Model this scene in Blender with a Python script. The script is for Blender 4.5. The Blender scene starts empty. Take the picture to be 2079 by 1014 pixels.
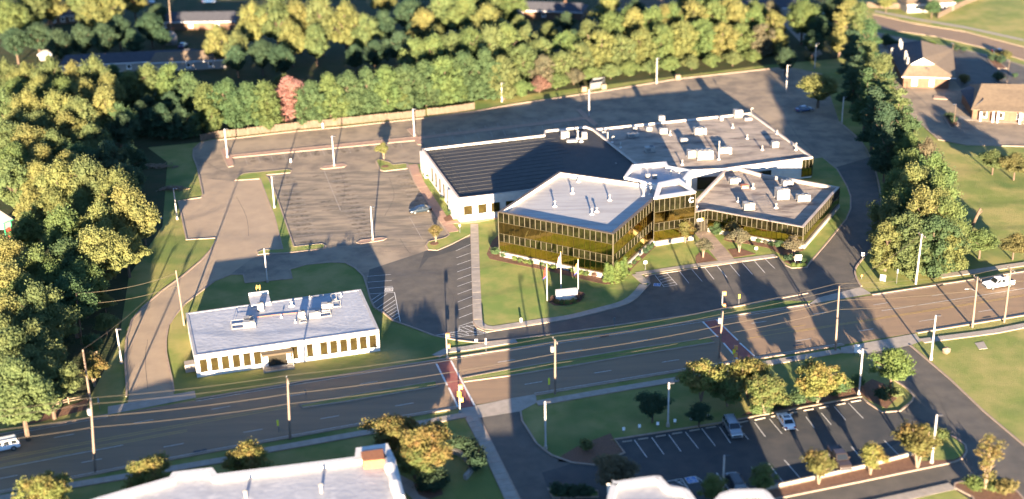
import bpy, math, random
import numpy as np
from mathutils import Vector, Matrix
from mathutils.geometry import tessellate_polygon
rnd = random.Random(7)
SC = bpy.context.scene
COL = SC.collection
# ------------------------------------------------------------------ camera
F_PX, PITCH, ROLL, CY, CAM_H = 2738.28, math.radians(22.937), math.radians(-1.4543), 506.9, 106.0
FW = np.array([0, math.cos(PITCH), -math.sin(PITCH)])
_r = np.array([1.0, 0, 0]); _u = np.cross(_r, FW)
RT = _r*math.cos(ROLL)+_u*math.sin(ROLL)
UP = -_r*math.sin(ROLL)+_u*math.cos(ROLL)
cd = bpy.data.cameras.new('camera'); cam = bpy.data.objects.new('camera', cd); COL.objects.link(cam)
cam.matrix_world = Matrix(((RT[0], UP[0], -FW[0], 0), (RT[1], UP[1], -FW[1], 0), (RT[2], UP[2], -FW[2], CAM_H), (0, 0, 0, 1)))
cd.sensor_width = 36; cd.lens = 36*F_PX/2079
cd.clip_start = 1; cd.clip_end = 6000
cd.dof.use_dof = True; cd.dof.focus_distance = 252; cd.dof.aperture_fstop = cd.lens/1000/1.25
SC.camera = cam
# ------------------------------------------------------------------ light
SUN_EL, SHADOW_AZ = math.radians(7.2), math.radians(-2.8)
w = bpy.data.worlds.new('World'); SC.world = w; w.use_nodes = True
nt = w.node_tree
sky = nt.nodes.new('ShaderNodeTexSky'); sky.sky_type = 'NISHITA'; sky.sun_disc = False
sky.sun_elevation = SUN_EL; sky.sun_rotation = math.pi+SHADOW_AZ
sky.air_density = 0.65; sky.dust_density = 0.0; sky.ozone_density = 2.2; sky.altitude = 2500
nt.links.new(sky.outputs[0], nt.nodes['Background'].inputs[0]); nt.nodes['Background'].inputs[1].default_value = 0.07
sd = bpy.data.lights.new('sun', 'SUN'); sun = bpy.data.objects.new('sun', sd); COL.objects.link(sun)
sd.energy = 5.0; sd.angle = math.radians(0.5); sd.color = (1.0, 0.80, 0.57)
toward = Vector((math.sin(SHADOW_AZ)*math.cos(SUN_EL), math.cos(SHADOW_AZ)*math.cos(SUN_EL), -math.sin(SUN_EL)))
sun.rotation_euler = toward.to_track_quat('-Z', 'Y').to_euler(); sun.location = (0, -100, 60)
SC.view_settings.view_transform = 'Standard'; SC.view_settings.look = 'None'
SC.view_settings.gamma = 1; SC.view_settings.exposure = 3.05
SC.render.engine = 'CYCLES'
SC.cycles.max_bounces = 6; SC.cycles.diffuse_bounces = 3; SC.cycles.glossy_bounces = 3; SC.cycles.transmission_bounces = 3
SC.cycles.caustics_reflective = False; SC.cycles.caustics_refractive = False

# ------------------------------------------------------------------ survey helper: where a sight line through the photo meets height z
def at(x, y, z=0.0):
    d = FW+RT*(x-1039.5)/F_PX-UP*(y-CY)/F_PX
    t = (CAM_H-z)/(-d[2])
    return Vector((d[0]*t, d[1]*t, z))
def ats(pts, z=0.0): return [at(x, y, z) for x, y in pts]
def xy(v): return Vector((v[0], v[1]))

# ------------------------------------------------------------------ materials
MATS = {}
def mat(name, col, rough=.8, col2=None, scale=1.5, detail=4, bump=0, bscale=8, metal=0, spec=.3, lo=.35, hi=.65, col3=None, scale3=.1, coord='pos', stretch=None, transl=0, objcol=False, alpha=1, rotz=0):
    m = bpy.data.materials.new(name); m.use_nodes = True; t = m.node_tree; N = t.nodes; L = t.links
    b = N['Principled BSDF']; b.inputs['Roughness'].default_value = rough; b.inputs['Metallic'].default_value = metal
    b.inputs['Specular IOR Level'].default_value = spec
    if coord == 'pos': src = N.new('ShaderNodeNewGeometry').outputs['Position']
    else: src = N.new('ShaderNodeTexCoord').outputs['Object']
    if stretch or rotz:
        mp = N.new('ShaderNodeMapping'); mp.inputs['Scale'].default_value = stretch or (1, 1, 1); mp.inputs['Rotation'].default_value = (0, 0, rotz)
        L.new(src, mp.inputs[0]); src = mp.outputs[0]
    def mixc(a, bcol, sc, l, h, det):
        n = N.new('ShaderNodeTexNoise'); n.inputs['Scale'].default_value = sc; n.inputs['Detail'].default_value = det
        n.inputs['Roughness'].default_value = .6; L.new(src, n.inputs['Vector'])
        r = N.new('ShaderNodeMapRange'); r.inputs[1].default_value = l; r.inputs[2].default_value = h; L.new(n.outputs[0], r.inputs[0])
        mx = N.new('ShaderNodeMix'); mx.data_type = 'RGBA'; L.new(r.outputs[0], mx.inputs[0])
        if hasattr(a, 'links'): L.new(a, mx.inputs[6])
        else: mx.inputs[6].default_value = (*a, 1)
        mx.inputs[7].default_value = (*bcol, 1); return mx.outputs[2]
    out = None
    if col2: out = mixc(col, col2, scale, lo, hi, detail)
    if col3: out = mixc(out if out is not None else col, col3, scale3, .52, .68, 3)
    if objcol:
        oi = N.new('ShaderNodeObjectInfo'); mx = N.new('ShaderNodeMix'); mx.data_type = 'RGBA'; mx.blend_type = 'MULTIPLY'; mx.inputs[0].default_value = 1
        if out is not None: L.new(out, mx.inputs[6])
        else: mx.inputs[6].default_value = (*col, 1)
        L.new(oi.outputs['Color'], mx.inputs[7]); out = mx.outputs[2]
    if out is not None: L.new(out, b.inputs['Base Color'])
    else: b.inputs['Base Color'].default_value = (*col, 1)
    if bump:
        n = N.new('ShaderNodeTexNoise'); n.inputs['Scale'].default_value = bscale; n.inputs['Detail'].default_value = 3; L.new(src, n.inputs['Vector'])
        bp = N.new('ShaderNodeBump'); bp.inputs['Strength'].default_value = 1; bp.inputs['Distance'].default_value = bump
        L.new(n.outputs[0], bp.inputs['Height']); L.new(bp.outputs[0], b.inputs['Normal'])
    if transl:
        tr = N.new('ShaderNodeBsdfTranslucent'); ms = N.new('ShaderNodeMixShader'); ms.inputs[0].default_value = transl
        if out is not None: L.new(out, tr.inputs[0])
        else: tr.inputs[0].default_value = (*col, 1)
        L.new(b.outputs[0], ms.inputs[1]); L.new(tr.outputs[0], ms.inputs[2]); L.new(ms.outputs[0], N['Material Output'].inputs[0])
    MATS[name] = m; return m
ROADROT = -0.0
mat('grass', (.185, .22, .062), .9, (.32, .28, .105), .12, 6, bump=.25, bscale=7, col3=(.12, .17, .052), scale3=.045, spec=.1, lo=.4, hi=.62)
mat('lawn', (.165, .225, .06), .9, (.31, .285, .098), .16, 6, bump=.22, bscale=9, spec=.1, lo=.4, hi=.66)
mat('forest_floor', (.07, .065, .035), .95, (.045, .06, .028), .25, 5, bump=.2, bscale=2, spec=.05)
mat('lot', (.31, .24, .165), .85, (.185, .148, .112), .22, 7, bump=.07, bscale=16, col3=(.34, .265, .185), scale3=.07, lo=.38, hi=.62)
mat('lot_stained', (.30, .235, .165), .85, (.155, .13, .10), .35, 6, bump=.07, bscale=16, stretch=(.35, 1.3, 1), lo=.40, hi=.60, rotz=.05)
mat('drive_tan', (.38, .285, .19), .85, (.32, .24, .165), .3, 6, bump=.06, bscale=16)
mat('asphalt_new', (.085, .077, .066), .8, (.125, .108, .088), .35, 6, bump=.07, bscale=16)
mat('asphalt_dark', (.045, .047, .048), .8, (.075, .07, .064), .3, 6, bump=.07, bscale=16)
mat('road', (.275, .185, .112), .85, (.225, .155, .10), .5, 6, bump=.05, bscale=20, stretch=(.12, 1.2, 1), rotz=-.03)
mat('concrete', (.38, .32, .26), .85, (.30, .26, .21), .8, 6, bump=.02, bscale=10)
mat('kerb', (.36, .27, .20), .85, (.29, .215, .16), 1.2, 4)
mat('brick_path', (.42, .26, .18), .85, (.34, .21, .15), 1.0, 5, bump=.02, bscale=10)
mat('mulch', (.20, .105, .065), .95, (.13, .07, .045), 3, 5, bump=.1, bscale=10)
mat('crossing', (.34, .12, .085), .85, (.26, .085, .065), .9, 5)
mat('paint_white', (.75, .72, .66), .7, (.5, .47, .42), 2.5, 5)
mat('paint_faded', (.46, .41, .34), .8, (.27, .22, .18), 1.6, 5)
mat('paint_yellow', (.72, .46, .12), .7, (.5, .33, .11), 2, 5)
mat('paint_blue', (.08, .2, .45), .7)
mat('wall_white', (.66, .62, .56), .7, (.58, .54, .49), 1.0, 5, bump=.004, bscale=20)
mat('wall_stone', (.34, .30, .26), .8, (.28, .25, .215), 2.0, 5, bump=.03, bscale=6)
mat('roof_white', (.385, .385, .40), .6, (.30, .305, .325), .25, 7, col3=(.43, .425, .43), scale3=.5, bump=.05, bscale=1.2)
mat('roof_pale', (.385, .365, .34), .6, (.27, .245, .23), .35, 7, stretch=(.25, 1.6, 1), bump=.05, bscale=1.5, rotz=.25, lo=.45, hi=.72)
mat('roof_gravel', (.38, .31, .245), .9, (.24, .20, .16), .35, 7, col3=(.13, .10, .085), scale3=.28, bump=.12, bscale=3, stretch=(.6, 1.5, 1))
mat('roof_black', (.040, .038, .037), .75, (.028, .027, .027), .6, 6, bump=.03, bscale=12)
mat('seam', (.06, .056, .05), .7)
mat('coping', (.46, .37, .30), .7, (.38, .31, .25), 1.4, 4)
mat('coping_brown', (.13, .10, .08), .7, (.10, .08, .06), 1.4, 4)
mat('coping_soft', (.36, .34, .33), .6, (.30, .285, .275), 1.4, 4)
mat('coping_white', (.62, .59, .54), .6, (.54, .51, .47), 1.4, 4)
mat('glass_gold', (.62, .46, .13), .05, (.50, .37, .10), .7, 3, metal=1, spec=.5, bump=.0022, bscale=.8)
mat('glass_spandrel', (.12, .115, .05), .07, (.05, .048, .025), .6, 2, metal=.9, spec=.5, lo=.4, hi=.6)
mat('glass_dark', (.035, .03, .022), .08, spec=.6)
mat('window_brown', (.12, .085, .035), .12, (.17, .13, .045), .8, 2, metal=.8, spec=.5)
mat('canopy_brown', (.07, .05, .03), .7)
mat('rail_tan', (.052, .042, .022), .5)
mat('mullion', (.026, .02, .010), .5, metal=.3)
mat('metal_grey', (.20, .20, .20), .5, (.15, .15, .15), 2, metal=.4)
mat('metal_white', (.34, .32, .29), .5, (.25, .235, .21), 1.5, 4)
mat('metal_dark', (.04, .04, .045), .5)
mat('rust_red', (.38, .14, .08), .8)
mat('pole_white', (.48, .44, .41), .5, (.38, .35, .33), .8)
mat('wood_pole', (.22, .16, .12), .8, (.16, .115, .085), .6, stretch=(3, 3, .5))
mat('wire', (.085, .068, .045), .5, metal=.2)
mat('bark', (.13, .09, .06), .9, (.08, .055, .04), 3, bump=.02, bscale=12)
mat('bark_pale', (.22, .16, .11), .9, (.16, .115, .08), 3)
mat('fence_wood', (.12, .088, .062), .85, (.09, .066, .046), 1.2, 4)
mat('brick', (.15, .088, .055), .85, (.115, .065, .042), 1.5, 5)
mat('brick_orange', (.33, .14, .065), .85, (.26, .105, .05), 2, 5)
mat('shingle', (.165, .122, .082), .9, (.125, .092, .064), 1.2, 6, bump=.03, bscale=8)
mat('shingle_dark', (.07, .07, .08), .9, (.05, .05, .06), 1.2, 6)
mat('siding', (.26, .23, .20), .8)
mat('white', (.82, .8, .78), .6)
mat('red', (.55, .04, .03), .6)
mat('orange', (.75, .28, .08), .6)
mat('green_sign', (.02, .25, .12), .6)
mat('navy', (.03, .05, .18), .6)
mat('yellow_sign', (.80, .75, .05), .5)
mat('stone', (.2, .15, .105), .9, (.15, .11, .08), 3, bump=.08, bscale=4)
mat('car_white', (.78, .78, .78), .25, spec=.6); mat('car_silver', (.35, .37, .39), .3, metal=.6, spec=.6)
mat('car_blue', (.012, .022, .032), .3, spec=.6); mat('car_black', (.012, .012, .014), .25, spec=.6)
mat('car_brown', (.05, .035, .028), .25, spec=.6); mat('car_mid_blue', (.02, .06, .14), .3, spec=.6)
mat('car_glass', (.015, .018, .022), .08, spec=.8); mat('tyre', (.02, .02, .02), .9); mat('rim', (.4, .4, .4), .35, metal=.8)
mat('lamp_clear', (.8, .8, .75), .2); mat('lamp_red', (.45, .03, .02), .3)
mat('leaf', (.80, .86, .80), .75, (1.08, 1.0, .85), .35, 5, transl=.48, objcol=True, spec=.15, coord='pos', lo=.35, hi=.65)
mat('leaf_mixed', (.95, 1.0, .75), .75, (1.25, .86, .75), .55, 4, transl=.48, objcol=True, spec=.15, coord='obj', lo=.46, hi=.66)
for k in ('leaf', 'leaf_mixed'): MATS[k].use_backface_culling = False
M = MATS
mat('crack', (.09, .08, .07), .9)
_m = mat('stain', (.075, .068, .06), .85); _t = _m.node_tree; _n = _t.nodes.new('ShaderNodeTexNoise'); _n.inputs['Scale'].default_value = .9; _n.inputs['Detail'].default_value = 6
_g = _t.nodes.new('ShaderNodeNewGeometry'); _t.links.new(_g.outputs['Position'], _n.inputs['Vector']); _r2 = _t.nodes.new('ShaderNodeMapRange'); _r2.inputs[1].default_value = .42; _r2.inputs[2].default_value = .62; _r2.inputs[4].default_value = .42
_t.links.new(_n.outputs[0], _r2.inputs[0]); _t.links.new(_r2.outputs[0], _t.nodes['Principled BSDF'].inputs['Alpha'])

# ------------------------------------------------------------------ object helpers
def tag(o, label=None, cat=None, group=None, kind=None):
    if label: o['label'] = label
    if cat: o['category'] = cat
    if group: o['group'] = group
    if kind: o['kind'] = kind
    return o
def empty(name, loc, label, cat, group=None):
    o = bpy.data.objects.new(name, None); COL.objects.link(o); o.location = loc; o.empty_display_size = .5
    return tag(o, label, cat, group)
class MB:
    def __init__(s): s.v = []; s.f = []; s.mi = []; s.cur = 0
    def add(s, vs, fs):
        b = len(s.v); s.v += [tuple(v) for v in vs]
        for f in fs: s.f.append(tuple(b+i for i in f)); s.mi.append(s.cur)
    def box(s, c, d, rz=0, zrot=None):
        hx, hy, hz = d[0]/2, d[1]/2, d[2]/2; ca, sa = math.cos(rz), math.sin(rz); vs = []
        for z in (-hz, hz):
            for x, y in ((-hx, -hy), (hx, -hy), (hx, hy), (-hx, hy)):
                vs.append((c[0]+x*ca-y*sa, c[1]+x*sa+y*ca, c[2]+z))
        s.add(vs, [(3, 2, 1, 0), (4, 5, 6, 7), (0, 1, 5, 4), (1, 2, 6, 5), (2, 3, 7, 6), (3, 0, 4, 7)]); return s
    def bar(s, a, b, w, h):                                     # box along a->b
        a = Vector(a); b = Vector(b); d = b-a; L = d.length
        if L < 1e-6: return s
        d.normalize(); side = d.cross(Vector((0, 0, 1)))
        if side.length < 1e-3: side = Vector((1, 0, 0))
        side.normalize(); up = side.cross(d)
        vs = []
        for p in (a, b):
            for q, r in ((-1, -1), (1, -1), (1, 1), (-1, 1)): vs.append(p+side*q*w/2+up*r*h/2)
        s.add(vs, [(0, 1, 2, 3), (7, 6, 5, 4), (0, 4, 5, 1), (1, 5, 6, 2), (2, 6, 7, 3), (3, 7, 4, 0)]); return s
    def tube(s, pts, rs, n=8, cap=True):
        pts = [Vector(p) for p in pts]; base = len(s.v); m = len(pts)
        if not hasattr(rs, '__len__'): rs = [rs]*m
        for i, p in enumerate(pts):
            d = (pts[min(i+1, m-1)]-pts[max(i-1, 0)]).normalized()
            a = d.cross(Vector((0, 0, 1)))
            if a.length < .05: a = d.cross(Vector((1, 0, 0)))
            a.normalize(); b = d.cross(a)
            for k in range(n):
                t = 2*math.pi*k/n; s.v.append(tuple(p+a*math.cos(t)*rs[i]+b*math.sin(t)*rs[i]))
        for i in range(m-1):
            for k in range(n):
                k2 = (k+1) % n
                s.f.append((base+i*n+k, base+i*n+k2, base+(i+1)*n+k2, base+(i+1)*n+k)); s.mi.append(s.cur)
        if cap:
            s.f.append(tuple(base+(m-1)*n+k for k in range(n))); s.mi.append(s.cur)
            s.f.append(tuple(base+k for k in reversed(range(n)))); s.mi.append(s.cur)
        return s
    def prism(s, poly, z0, z1, bottom=False):
        n = len(poly); poly = ccw(poly)
        vs = [(p[0], p[1], z0) for p in poly]+[(p[0], p[1], z1) for p in poly]
        fs = [(i, (i+1) % n, n+(i+1) % n, n+i) for i in range(n)]
        for t in tessellate_polygon([[Vector((p[0], p[1], 0)) for p in poly]]):
            a, b, c = t
            if cross2(poly[a], poly[b], poly[c]) < 0: a, c = c, a
            fs.append((n+a, n+b, n+c))
            if bottom: fs.append((c, b, a))
        s.add(vs, fs); return s
    def sheet(s, poly, z):
        poly = ccw(poly)
        fs = []
        for a, b, c in tessellate_polygon([[Vector((p[0], p[1], 0)) for p in poly]]):
            if cross2(poly[a], poly[b], poly[c]) < 0: a, c = c, a
            fs.append((a, b, c))
        s.add([(p[0], p[1], z) for p in poly], fs); return s
    def build(s, name, m, parent=None, loc=None, smooth=False):
        me = bpy.data.meshes.new(name)
        o = Vector(loc) if loc is not None else (Vector(parent_world(parent)) if parent else Vector((0, 0, 0)))
        vs = np.array(s.v, dtype=np.float64)-np.array(o)
        me.from_pydata(vs.tolist(), [], s.f)
        for x in (m if isinstance(m, (list, tuple)) else [m]): me.materials.append(M[x])
        if len(set(s.mi)) > 1: me.polygons.foreach_set('material_index', s.mi)
        if smooth: me.polygons.foreach_set('use_smooth', [True]*len(me.polygons))
        me.update()
        ob = bpy.data.objects.new(name, me); COL.objects.link(ob)
        if parent is not None: ob.parent = parent
        elif loc is not None: ob.location = loc
        return ob
def parent_world(p):
    v = Vector((0, 0, 0))
    while p is not None: v += Vector(p.location); p = p.parent
    return v
def cross2(a, b, c): return (b[0]-a[0])*(c[1]-a[1])-(b[1]-a[1])*(c[0]-a[0])
def ccw(poly):
    A = sum(poly[i][0]*poly[(i+1) % len(poly)][1]-poly[(i+1) % len(poly)][0]*poly[i][1] for i in range(len(poly)))
    return list(poly) if A > 0 else list(reversed(poly))
def offset(poly, d):                                              # inset of a ccw polygon by d
    n = len(poly); out = []
    for i in range(n):
        a, b, c = xy(poly[i-1]), xy(poly[i]), xy(poly[(i+1) % n])
        d1 = (b-a).normalized(); d2 = (c-b).normalized()
        n1 = Vector((-d1.y, d1.x)); n2 = Vector((-d2.y, d2.x)); k = n1+n2
        k = k/max(.25, k.dot(n1)) if k.length > 1e-4 else n1
        if k.length > 2.5: k = k.normalized()*2.5
        q = b+k*d; out.append((q.x, q.y))
    return out
def smooth_line(pts, n=4, closed=False):
    P = [Vector(p) for p in pts]; out = []; m = len(P)
    R = range(m if closed else m-1)
    for i in R:
        if closed: p0, p1, p2, p3 = P[i-1], P[i], P[(i+1) % m], P[(i+2) % m]
        else: p0, p1, p2, p3 = P[max(i-1, 0)], P[i], P[i+1], P[min(i+2, m-1)]
        for k in range(n):
            t = k/n
            out.append(.5*((2*p1)+(p2-p0)*t+(2*p0-5*p1+4*p2-p3)*t*t+(3*p1-p0-3*p2+p3)*t**3))
    if not closed: out.append(P[-1])
    return out
def copy_tree(o, parent=None):
    c = o.copy(); COL.objects.link(c); c.parent = parent
    for ch in o.children: copy_tree(ch, c)
    return c
ORD = ['first', 'second', 'third', 'fourth', 'fifth', 'sixth', 'seventh', 'eighth', 'ninth', 'tenth', 'eleventh', 'twelfth', 'thirteenth', 'fourteenth', 'fifteenth', 'sixteenth', 'seventeenth', 'eighteenth', 'nineteenth', 'twentieth',
       'twenty-first', 'twenty-second', 'twenty-third', 'twenty-fourth', 'twenty-fifth', 'twenty-sixth', 'twenty-seventh', 'twenty-eighth', 'twenty-ninth', 'thirtieth']
def struct(name, mb, m): return tag(mb.build(name, m), kind='structure')
def patch(name, pts, z, m, z0=None, px=True):
    poly = ats(pts) if px else [Vector((p[0], p[1], 0)) for p in pts]
    mb = MB()
    if z0 is None: mb.sheet(poly, z)
    else: mb.prism(poly, z0, z)
    return struct(name, mb, m)
def strip(mb, pts, w, z0, z1, closed=False):                      # a kerb-like ribbon along world points
    P = [xy(p) for p in pts]; n = len(P); L = []; R = []
    for i in range(n):
        a = P[i-1] if (i > 0 or closed) else P[i]; c = P[(i+1) % n] if (i < n-1 or closed) else P[i]
        d = (c-a); d = d.normalized() if d.length > 1e-6 else Vector((1, 0)); nn = Vector((-d.y, d.x))*w/2
        L.append(P[i]+nn); R.append(P[i]-nn)
    m = n if closed else n-1
    for i in range(m):
        j = (i+1) % n
        vs = [(R[i].x, R[i].y, z0), (R[j].x, R[j].y, z0), (L[j].x, L[j].y, z0), (L[i].x, L[i].y, z0), (R[i].x, R[i].y, z1), (R[j].x, R[j].y, z1), (L[j].x, L[j].y, z1), (L[i].x, L[i].y, z1)]
        fs = [(4, 5, 6, 7), (0, 1, 5, 4), (2, 3, 7, 6)]
        if not closed and i == 0: fs.append((3, 0, 4, 7))
        if not closed and i == m-1: fs.append((1, 2, 6, 5))
        mb.add(vs, fs)
def kerb(pts, w=.32, h=.16, closed=False, m='kerb', sm=0, px=True, z0=0):
    P = ats(pts) if px else pts
    if sm: P = smooth_line(P, sm, closed)
    mb = MB(); strip(mb, P, w, z0, h, closed)
    return struct('kerb', mb, m)
def line(mb, a, b, w=.12, z=.05):
    a = xy(a); b = xy(b); d = (b-a).normalized(); n = Vector((-d.y, d.x))*w/2
    mb.add([(a.x-n.x, a.y-n.y, z), (b.x-n.x, b.y-n.y, z), (b.x+n.x, b.y+n.y, z), (a.x+n.x, a.y+n.y, z)], [(0, 1, 2, 3)])
def zz(ox, oy, s, pts): return [(ox+x/s, oy+y/s) for x, y in pts]
# ================================================================== GROUND
g = MB(); g.sheet([(-900, -300), (900, -300), (900, 2600), (-900, 2600)], 0); struct('ground', g, 'grass')
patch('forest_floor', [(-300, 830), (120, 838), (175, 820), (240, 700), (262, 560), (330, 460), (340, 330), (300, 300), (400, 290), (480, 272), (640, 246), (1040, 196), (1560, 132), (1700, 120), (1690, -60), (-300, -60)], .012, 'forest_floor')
# --- the road: two fitted edge curves in a frame along the street
far_px = [(0, 888.6), (184, 848), (395, 809), (520, 789), (755, 756), (885, 735), (1036, 713), (1241, 682), (1405, 654), (1560, 629), (1761, 599), (1915, 578), (2076, 555)]
near_px = [(0, 1001), (201, 960.6), (389, 924), (520, 902), (755, 859), (931, 829), (1040, 808), (1208, 781), (1382, 754), (1560, 724), (1694, 704), (1858, 677), (1972, 657), (2079, 640)]
FA, NE = ats(far_px), ats(near_px)
ud = xy(FA[-1]-FA[0]).normalized(); vd = Vector((ud.y, -ud.x)); O = xy(FA[0])
fa = [((xy(p)-O).dot(ud), (xy(p)-O).dot(vd)) for p in FA]; ne = [((xy(p)-O).dot(ud), (xy(p)-O).dot(vd)) for p in NE]
cf = np.polyfit([a for a, b in fa], [b for a, b in fa], 3); cn = np.polyfit([a for a, b in ne], [b for a, b in ne], 3)
U0, U1 = -40.0, (xy(FA[-1])-O).dot(ud)+40
def cv(c, u):
    lo, hi = -5, (U1-40)+5
    if u < lo: return np.polyval(c, lo)+(u-lo)*(np.polyval(c, lo+1)-np.polyval(c, lo))
    if u > hi: return np.polyval(c, hi)+(u-hi)*(np.polyval(c, hi)-np.polyval(c, hi-1))
    return np.polyval(c, u)
def rp(u, v, off=0.0):                                            # v: 0 far kerb, 1 near kerb; off: metres towards the near side
    a, b = cv(cf, u), cv(cn, u); q = O+ud*u+vd*(a+(b-a)*v+off); return Vector((q.x, q.y, 0))
def ru(px, py):                                                   # distance along the street of a surveyed point
    return (xy(at(px, py))-O).dot(ud)
US = [U0+(U1-U0)*i/60 for i in range(61)]
mb = MB()
for a, b in zip(US[:-1], US[1:]):
    q = [rp(a, 1), rp(b, 1), rp(b, 0), rp(a, 0)]; mb.add([(p.x, p.y, .03) for p in q], [(0, 1, 2, 3)])
struct('road', mb, 'road')
# --- pavement of the office campus
campus_asphalt = [(259, 822), (262, 800), (257, 780), (254, 735), (256, 690), (268, 650), (290, 625), (330, 590), (372, 560), (408, 530), (428, 508), (437, 492), (437.5, 484), (379, 487.5), (362, 408.7), (408, 402), (412, 396), (400.6, 340), (392, 318), (393, 303), (406.6, 291), (433, 285.7), (479, 281), (548.6, 273), (602, 267), (700, 258), (865, 240), (964, 226.6), (1040, 213), (1228, 185), (1375, 161), (1543, 142.5), (1600, 136), (1670, 150), (1704, 248), (1748, 288), (1775, 340), (1790, 420), (1775, 497.6), (1753, 524), (1736, 548), (1741, 571), (1755, 590), (1640, 612), (1560, 610), (1409, 639), (1124, 679), (1040, 690), (976, 697), (929, 691.4), (909, 687.5), (881, 682), (850, 671), (832, 663.5), (798, 652), (778, 635), (760, 625), (751, 605), (744.6, 581), (738, 561), (721, 544.5), (701, 534), (671, 533), (620.6, 538), (588.7, 548), (593.7, 566), (498, 575), (494.5, 558), (469, 558), (436, 571), (375, 618), (355, 641.7), (342, 662), (337, 690), (337, 715), (342, 741), (350, 774.6), (353, 805)]
patch('parking_lot', campus_asphalt, .02, 'lot')
patch('parking_lot', [(545, 357), (596, 348), (840, 347), (870, 415), (914, 486), (862, 500), (720, 505), (660, 500), (602, 502)], .026, 'lot_stained')
patch('driveway', [(259, 822), (262, 800), (257, 780), (254, 735), (256, 690), (268, 650), (290, 625), (330, 590), (372, 560), (408, 530), (428, 508), (437, 492), (437.5, 484), (379, 487.5), (362, 408.7), (408, 402), (412, 396), (405, 362), (479, 369), (529, 365), (557, 440), (577, 505), (524, 520), (505, 530), (470, 556), (436, 571), (375, 618), (355, 641.7), (342, 662), (337, 690), (337, 715), (342, 741), (350, 774.6), (353, 803)], .032, 'drive_tan')
patch('parking_lot', [(750, 548), (862, 511), (956, 481), (956, 458), (958, 520), (962, 658), (989, 675), (1040, 667), (1157, 648), (1271, 618), (1320, 575), (1320, 555), (1579, 523), (1596, 540), (1640, 543), (1674, 499), (1718, 446), (1727, 424), (1720, 380), (1698, 340), (1765, 320), (1775, 340), (1790, 420), (1775, 497.6), (1753, 524), (1736, 548), (1741, 571), (1755, 590), (1640, 612), (1560, 610), (1409, 639), (1124, 679), (1040, 690), (976, 697), (929, 691.4), (909, 687.5), (881, 682), (850, 671), (832, 663.5), (798, 652), (778, 635), (760, 625), (751, 605), (744, 581)], .032, 'asphalt_new')
# kerbs round the campus paving (kept clear of the driveways)
kerb([(257, 806), (257, 780), (254, 735), (256, 690), (268, 650), (290, 625), (330, 590), (372, 560), (408, 530), (428, 508), (437, 492), (437.5, 484), (379, 487.5), (362, 408.7), (408, 402), (412, 396), (400.6, 340), (392, 318), (393, 303), (406.6, 291), (433, 285.7), (479, 281), (548.6, 273), (602, 267), (700, 258), (865, 240), (964, 226.6), (1040, 213), (1228, 185), (1375, 161), (1543, 142.5), (1600, 136)])
kerb([(353, 796), (350, 774.6), (342, 741), (337, 715), (337, 690), (342, 662), (355, 641.7), (375, 618), (436, 571), (469, 558), (494.5, 558), (498, 575), (593.7, 566), (588.7, 548), (620.6, 538), (671, 533), (701, 534), (721, 544.5), (738, 561), (744.6, 581), (751, 605), (760, 625), (778, 635), (798, 652), (832, 663.5), (881, 682), (909, 687.5), (929, 691.4), (976, 697), (1040, 690), (1124, 679), (1409, 639), (1560, 611), (1640, 596)], h=.14)
kerb([(1704, 248), (1748, 288), (1775, 340), (1790, 420), (1775, 497.6), (1753, 524), (1736, 548), (1741, 571), (1749, 582)], h=.14, sm=3)
# campus lawn, raised behind its kerb
campus_lawn = [(827, 333), (841, 370), (873, 416), (887, 439), (912, 478), (905, 483), (890, 487), (870, 491), (865, 499), (870, 508), (888, 509), (916, 497), (956, 477), (958, 520), (962, 658), (969, 667), (989, 675), (1040, 667), (1157, 648.5), (1218, 634), (1271, 617), (1300, 597), (1320, 576), (1308, 561), (1457, 539), (1579, 522), (1596, 540), (1607, 545), (1638, 543.7), (1643, 535), (1674, 499.5), (1718, 446), (1727, 424), (1727, 400), (1720, 380), (1700, 345), (1671, 321), (1640, 325), (1300, 330), (880, 345), (850, 334)]
patch('lawn', campus_lawn, .12, 'lawn', z0=0)
kerb(campus_lawn[:-4], w=.3, h=.145)
# raised parking islands
def island(pts, m, sm=0, h=.15):
    P = ats(pts)
    if sm: P = smooth_line(P, sm, True)
    P = [Vector((q[0], q[1], 0)) for q in ccw(P)]
    mb = MB(); strip(mb, P, .3, 0, h+.01, closed=True); struct('kerb', mb, 'kerb')
    mb = MB(); mb.prism(offset(P, .12), 0, h-.01); struct('parking_island', mb, m)
island([(478, 367), (486, 357), (497, 353), (584, 345), (592, 347), (589, 351.5), (540, 356), (546, 364), (563, 403), (597, 502), (654, 496), (661, 500), (656, 506), (585, 514), (575, 515), (543, 515.5), (524, 518), (523, 513), (533, 509), (574, 507), (557, 440), (541, 399), (528, 364)], 'lawn')
island([(449, 306), (456, 300.8), (463.4, 301.6), (469, 316), (840, 279), (827.3, 264), (834, 261), (840, 265.7), (849, 279), (1183, 238.5), (1170, 224), (1178, 222), (1214, 253), (1208, 258), (1188, 243.5), (853, 283.5), (859.3, 290.5), (856.6, 295), (848.6, 294), (842, 286), (472, 321), (474, 333.6), (473, 338), (464.3, 340), (460.8, 335.4)], 'brick_path')
island([(652, 342.5), (657, 338.5), (696, 333), (703, 336), (699.5, 339.5), (656, 344)], 'brick_path')
island([(725, 493.8), (732, 489), (776, 483.5), (784, 485), (778, 488.5), (731, 496)], 'brick_path')
island([(763.4, 327.8), (768.7, 324), (793, 331), (797, 335.5), (826, 333), (826.4, 343), (779, 348.5), (772, 345.6)], 'lawn', h=.16)
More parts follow.
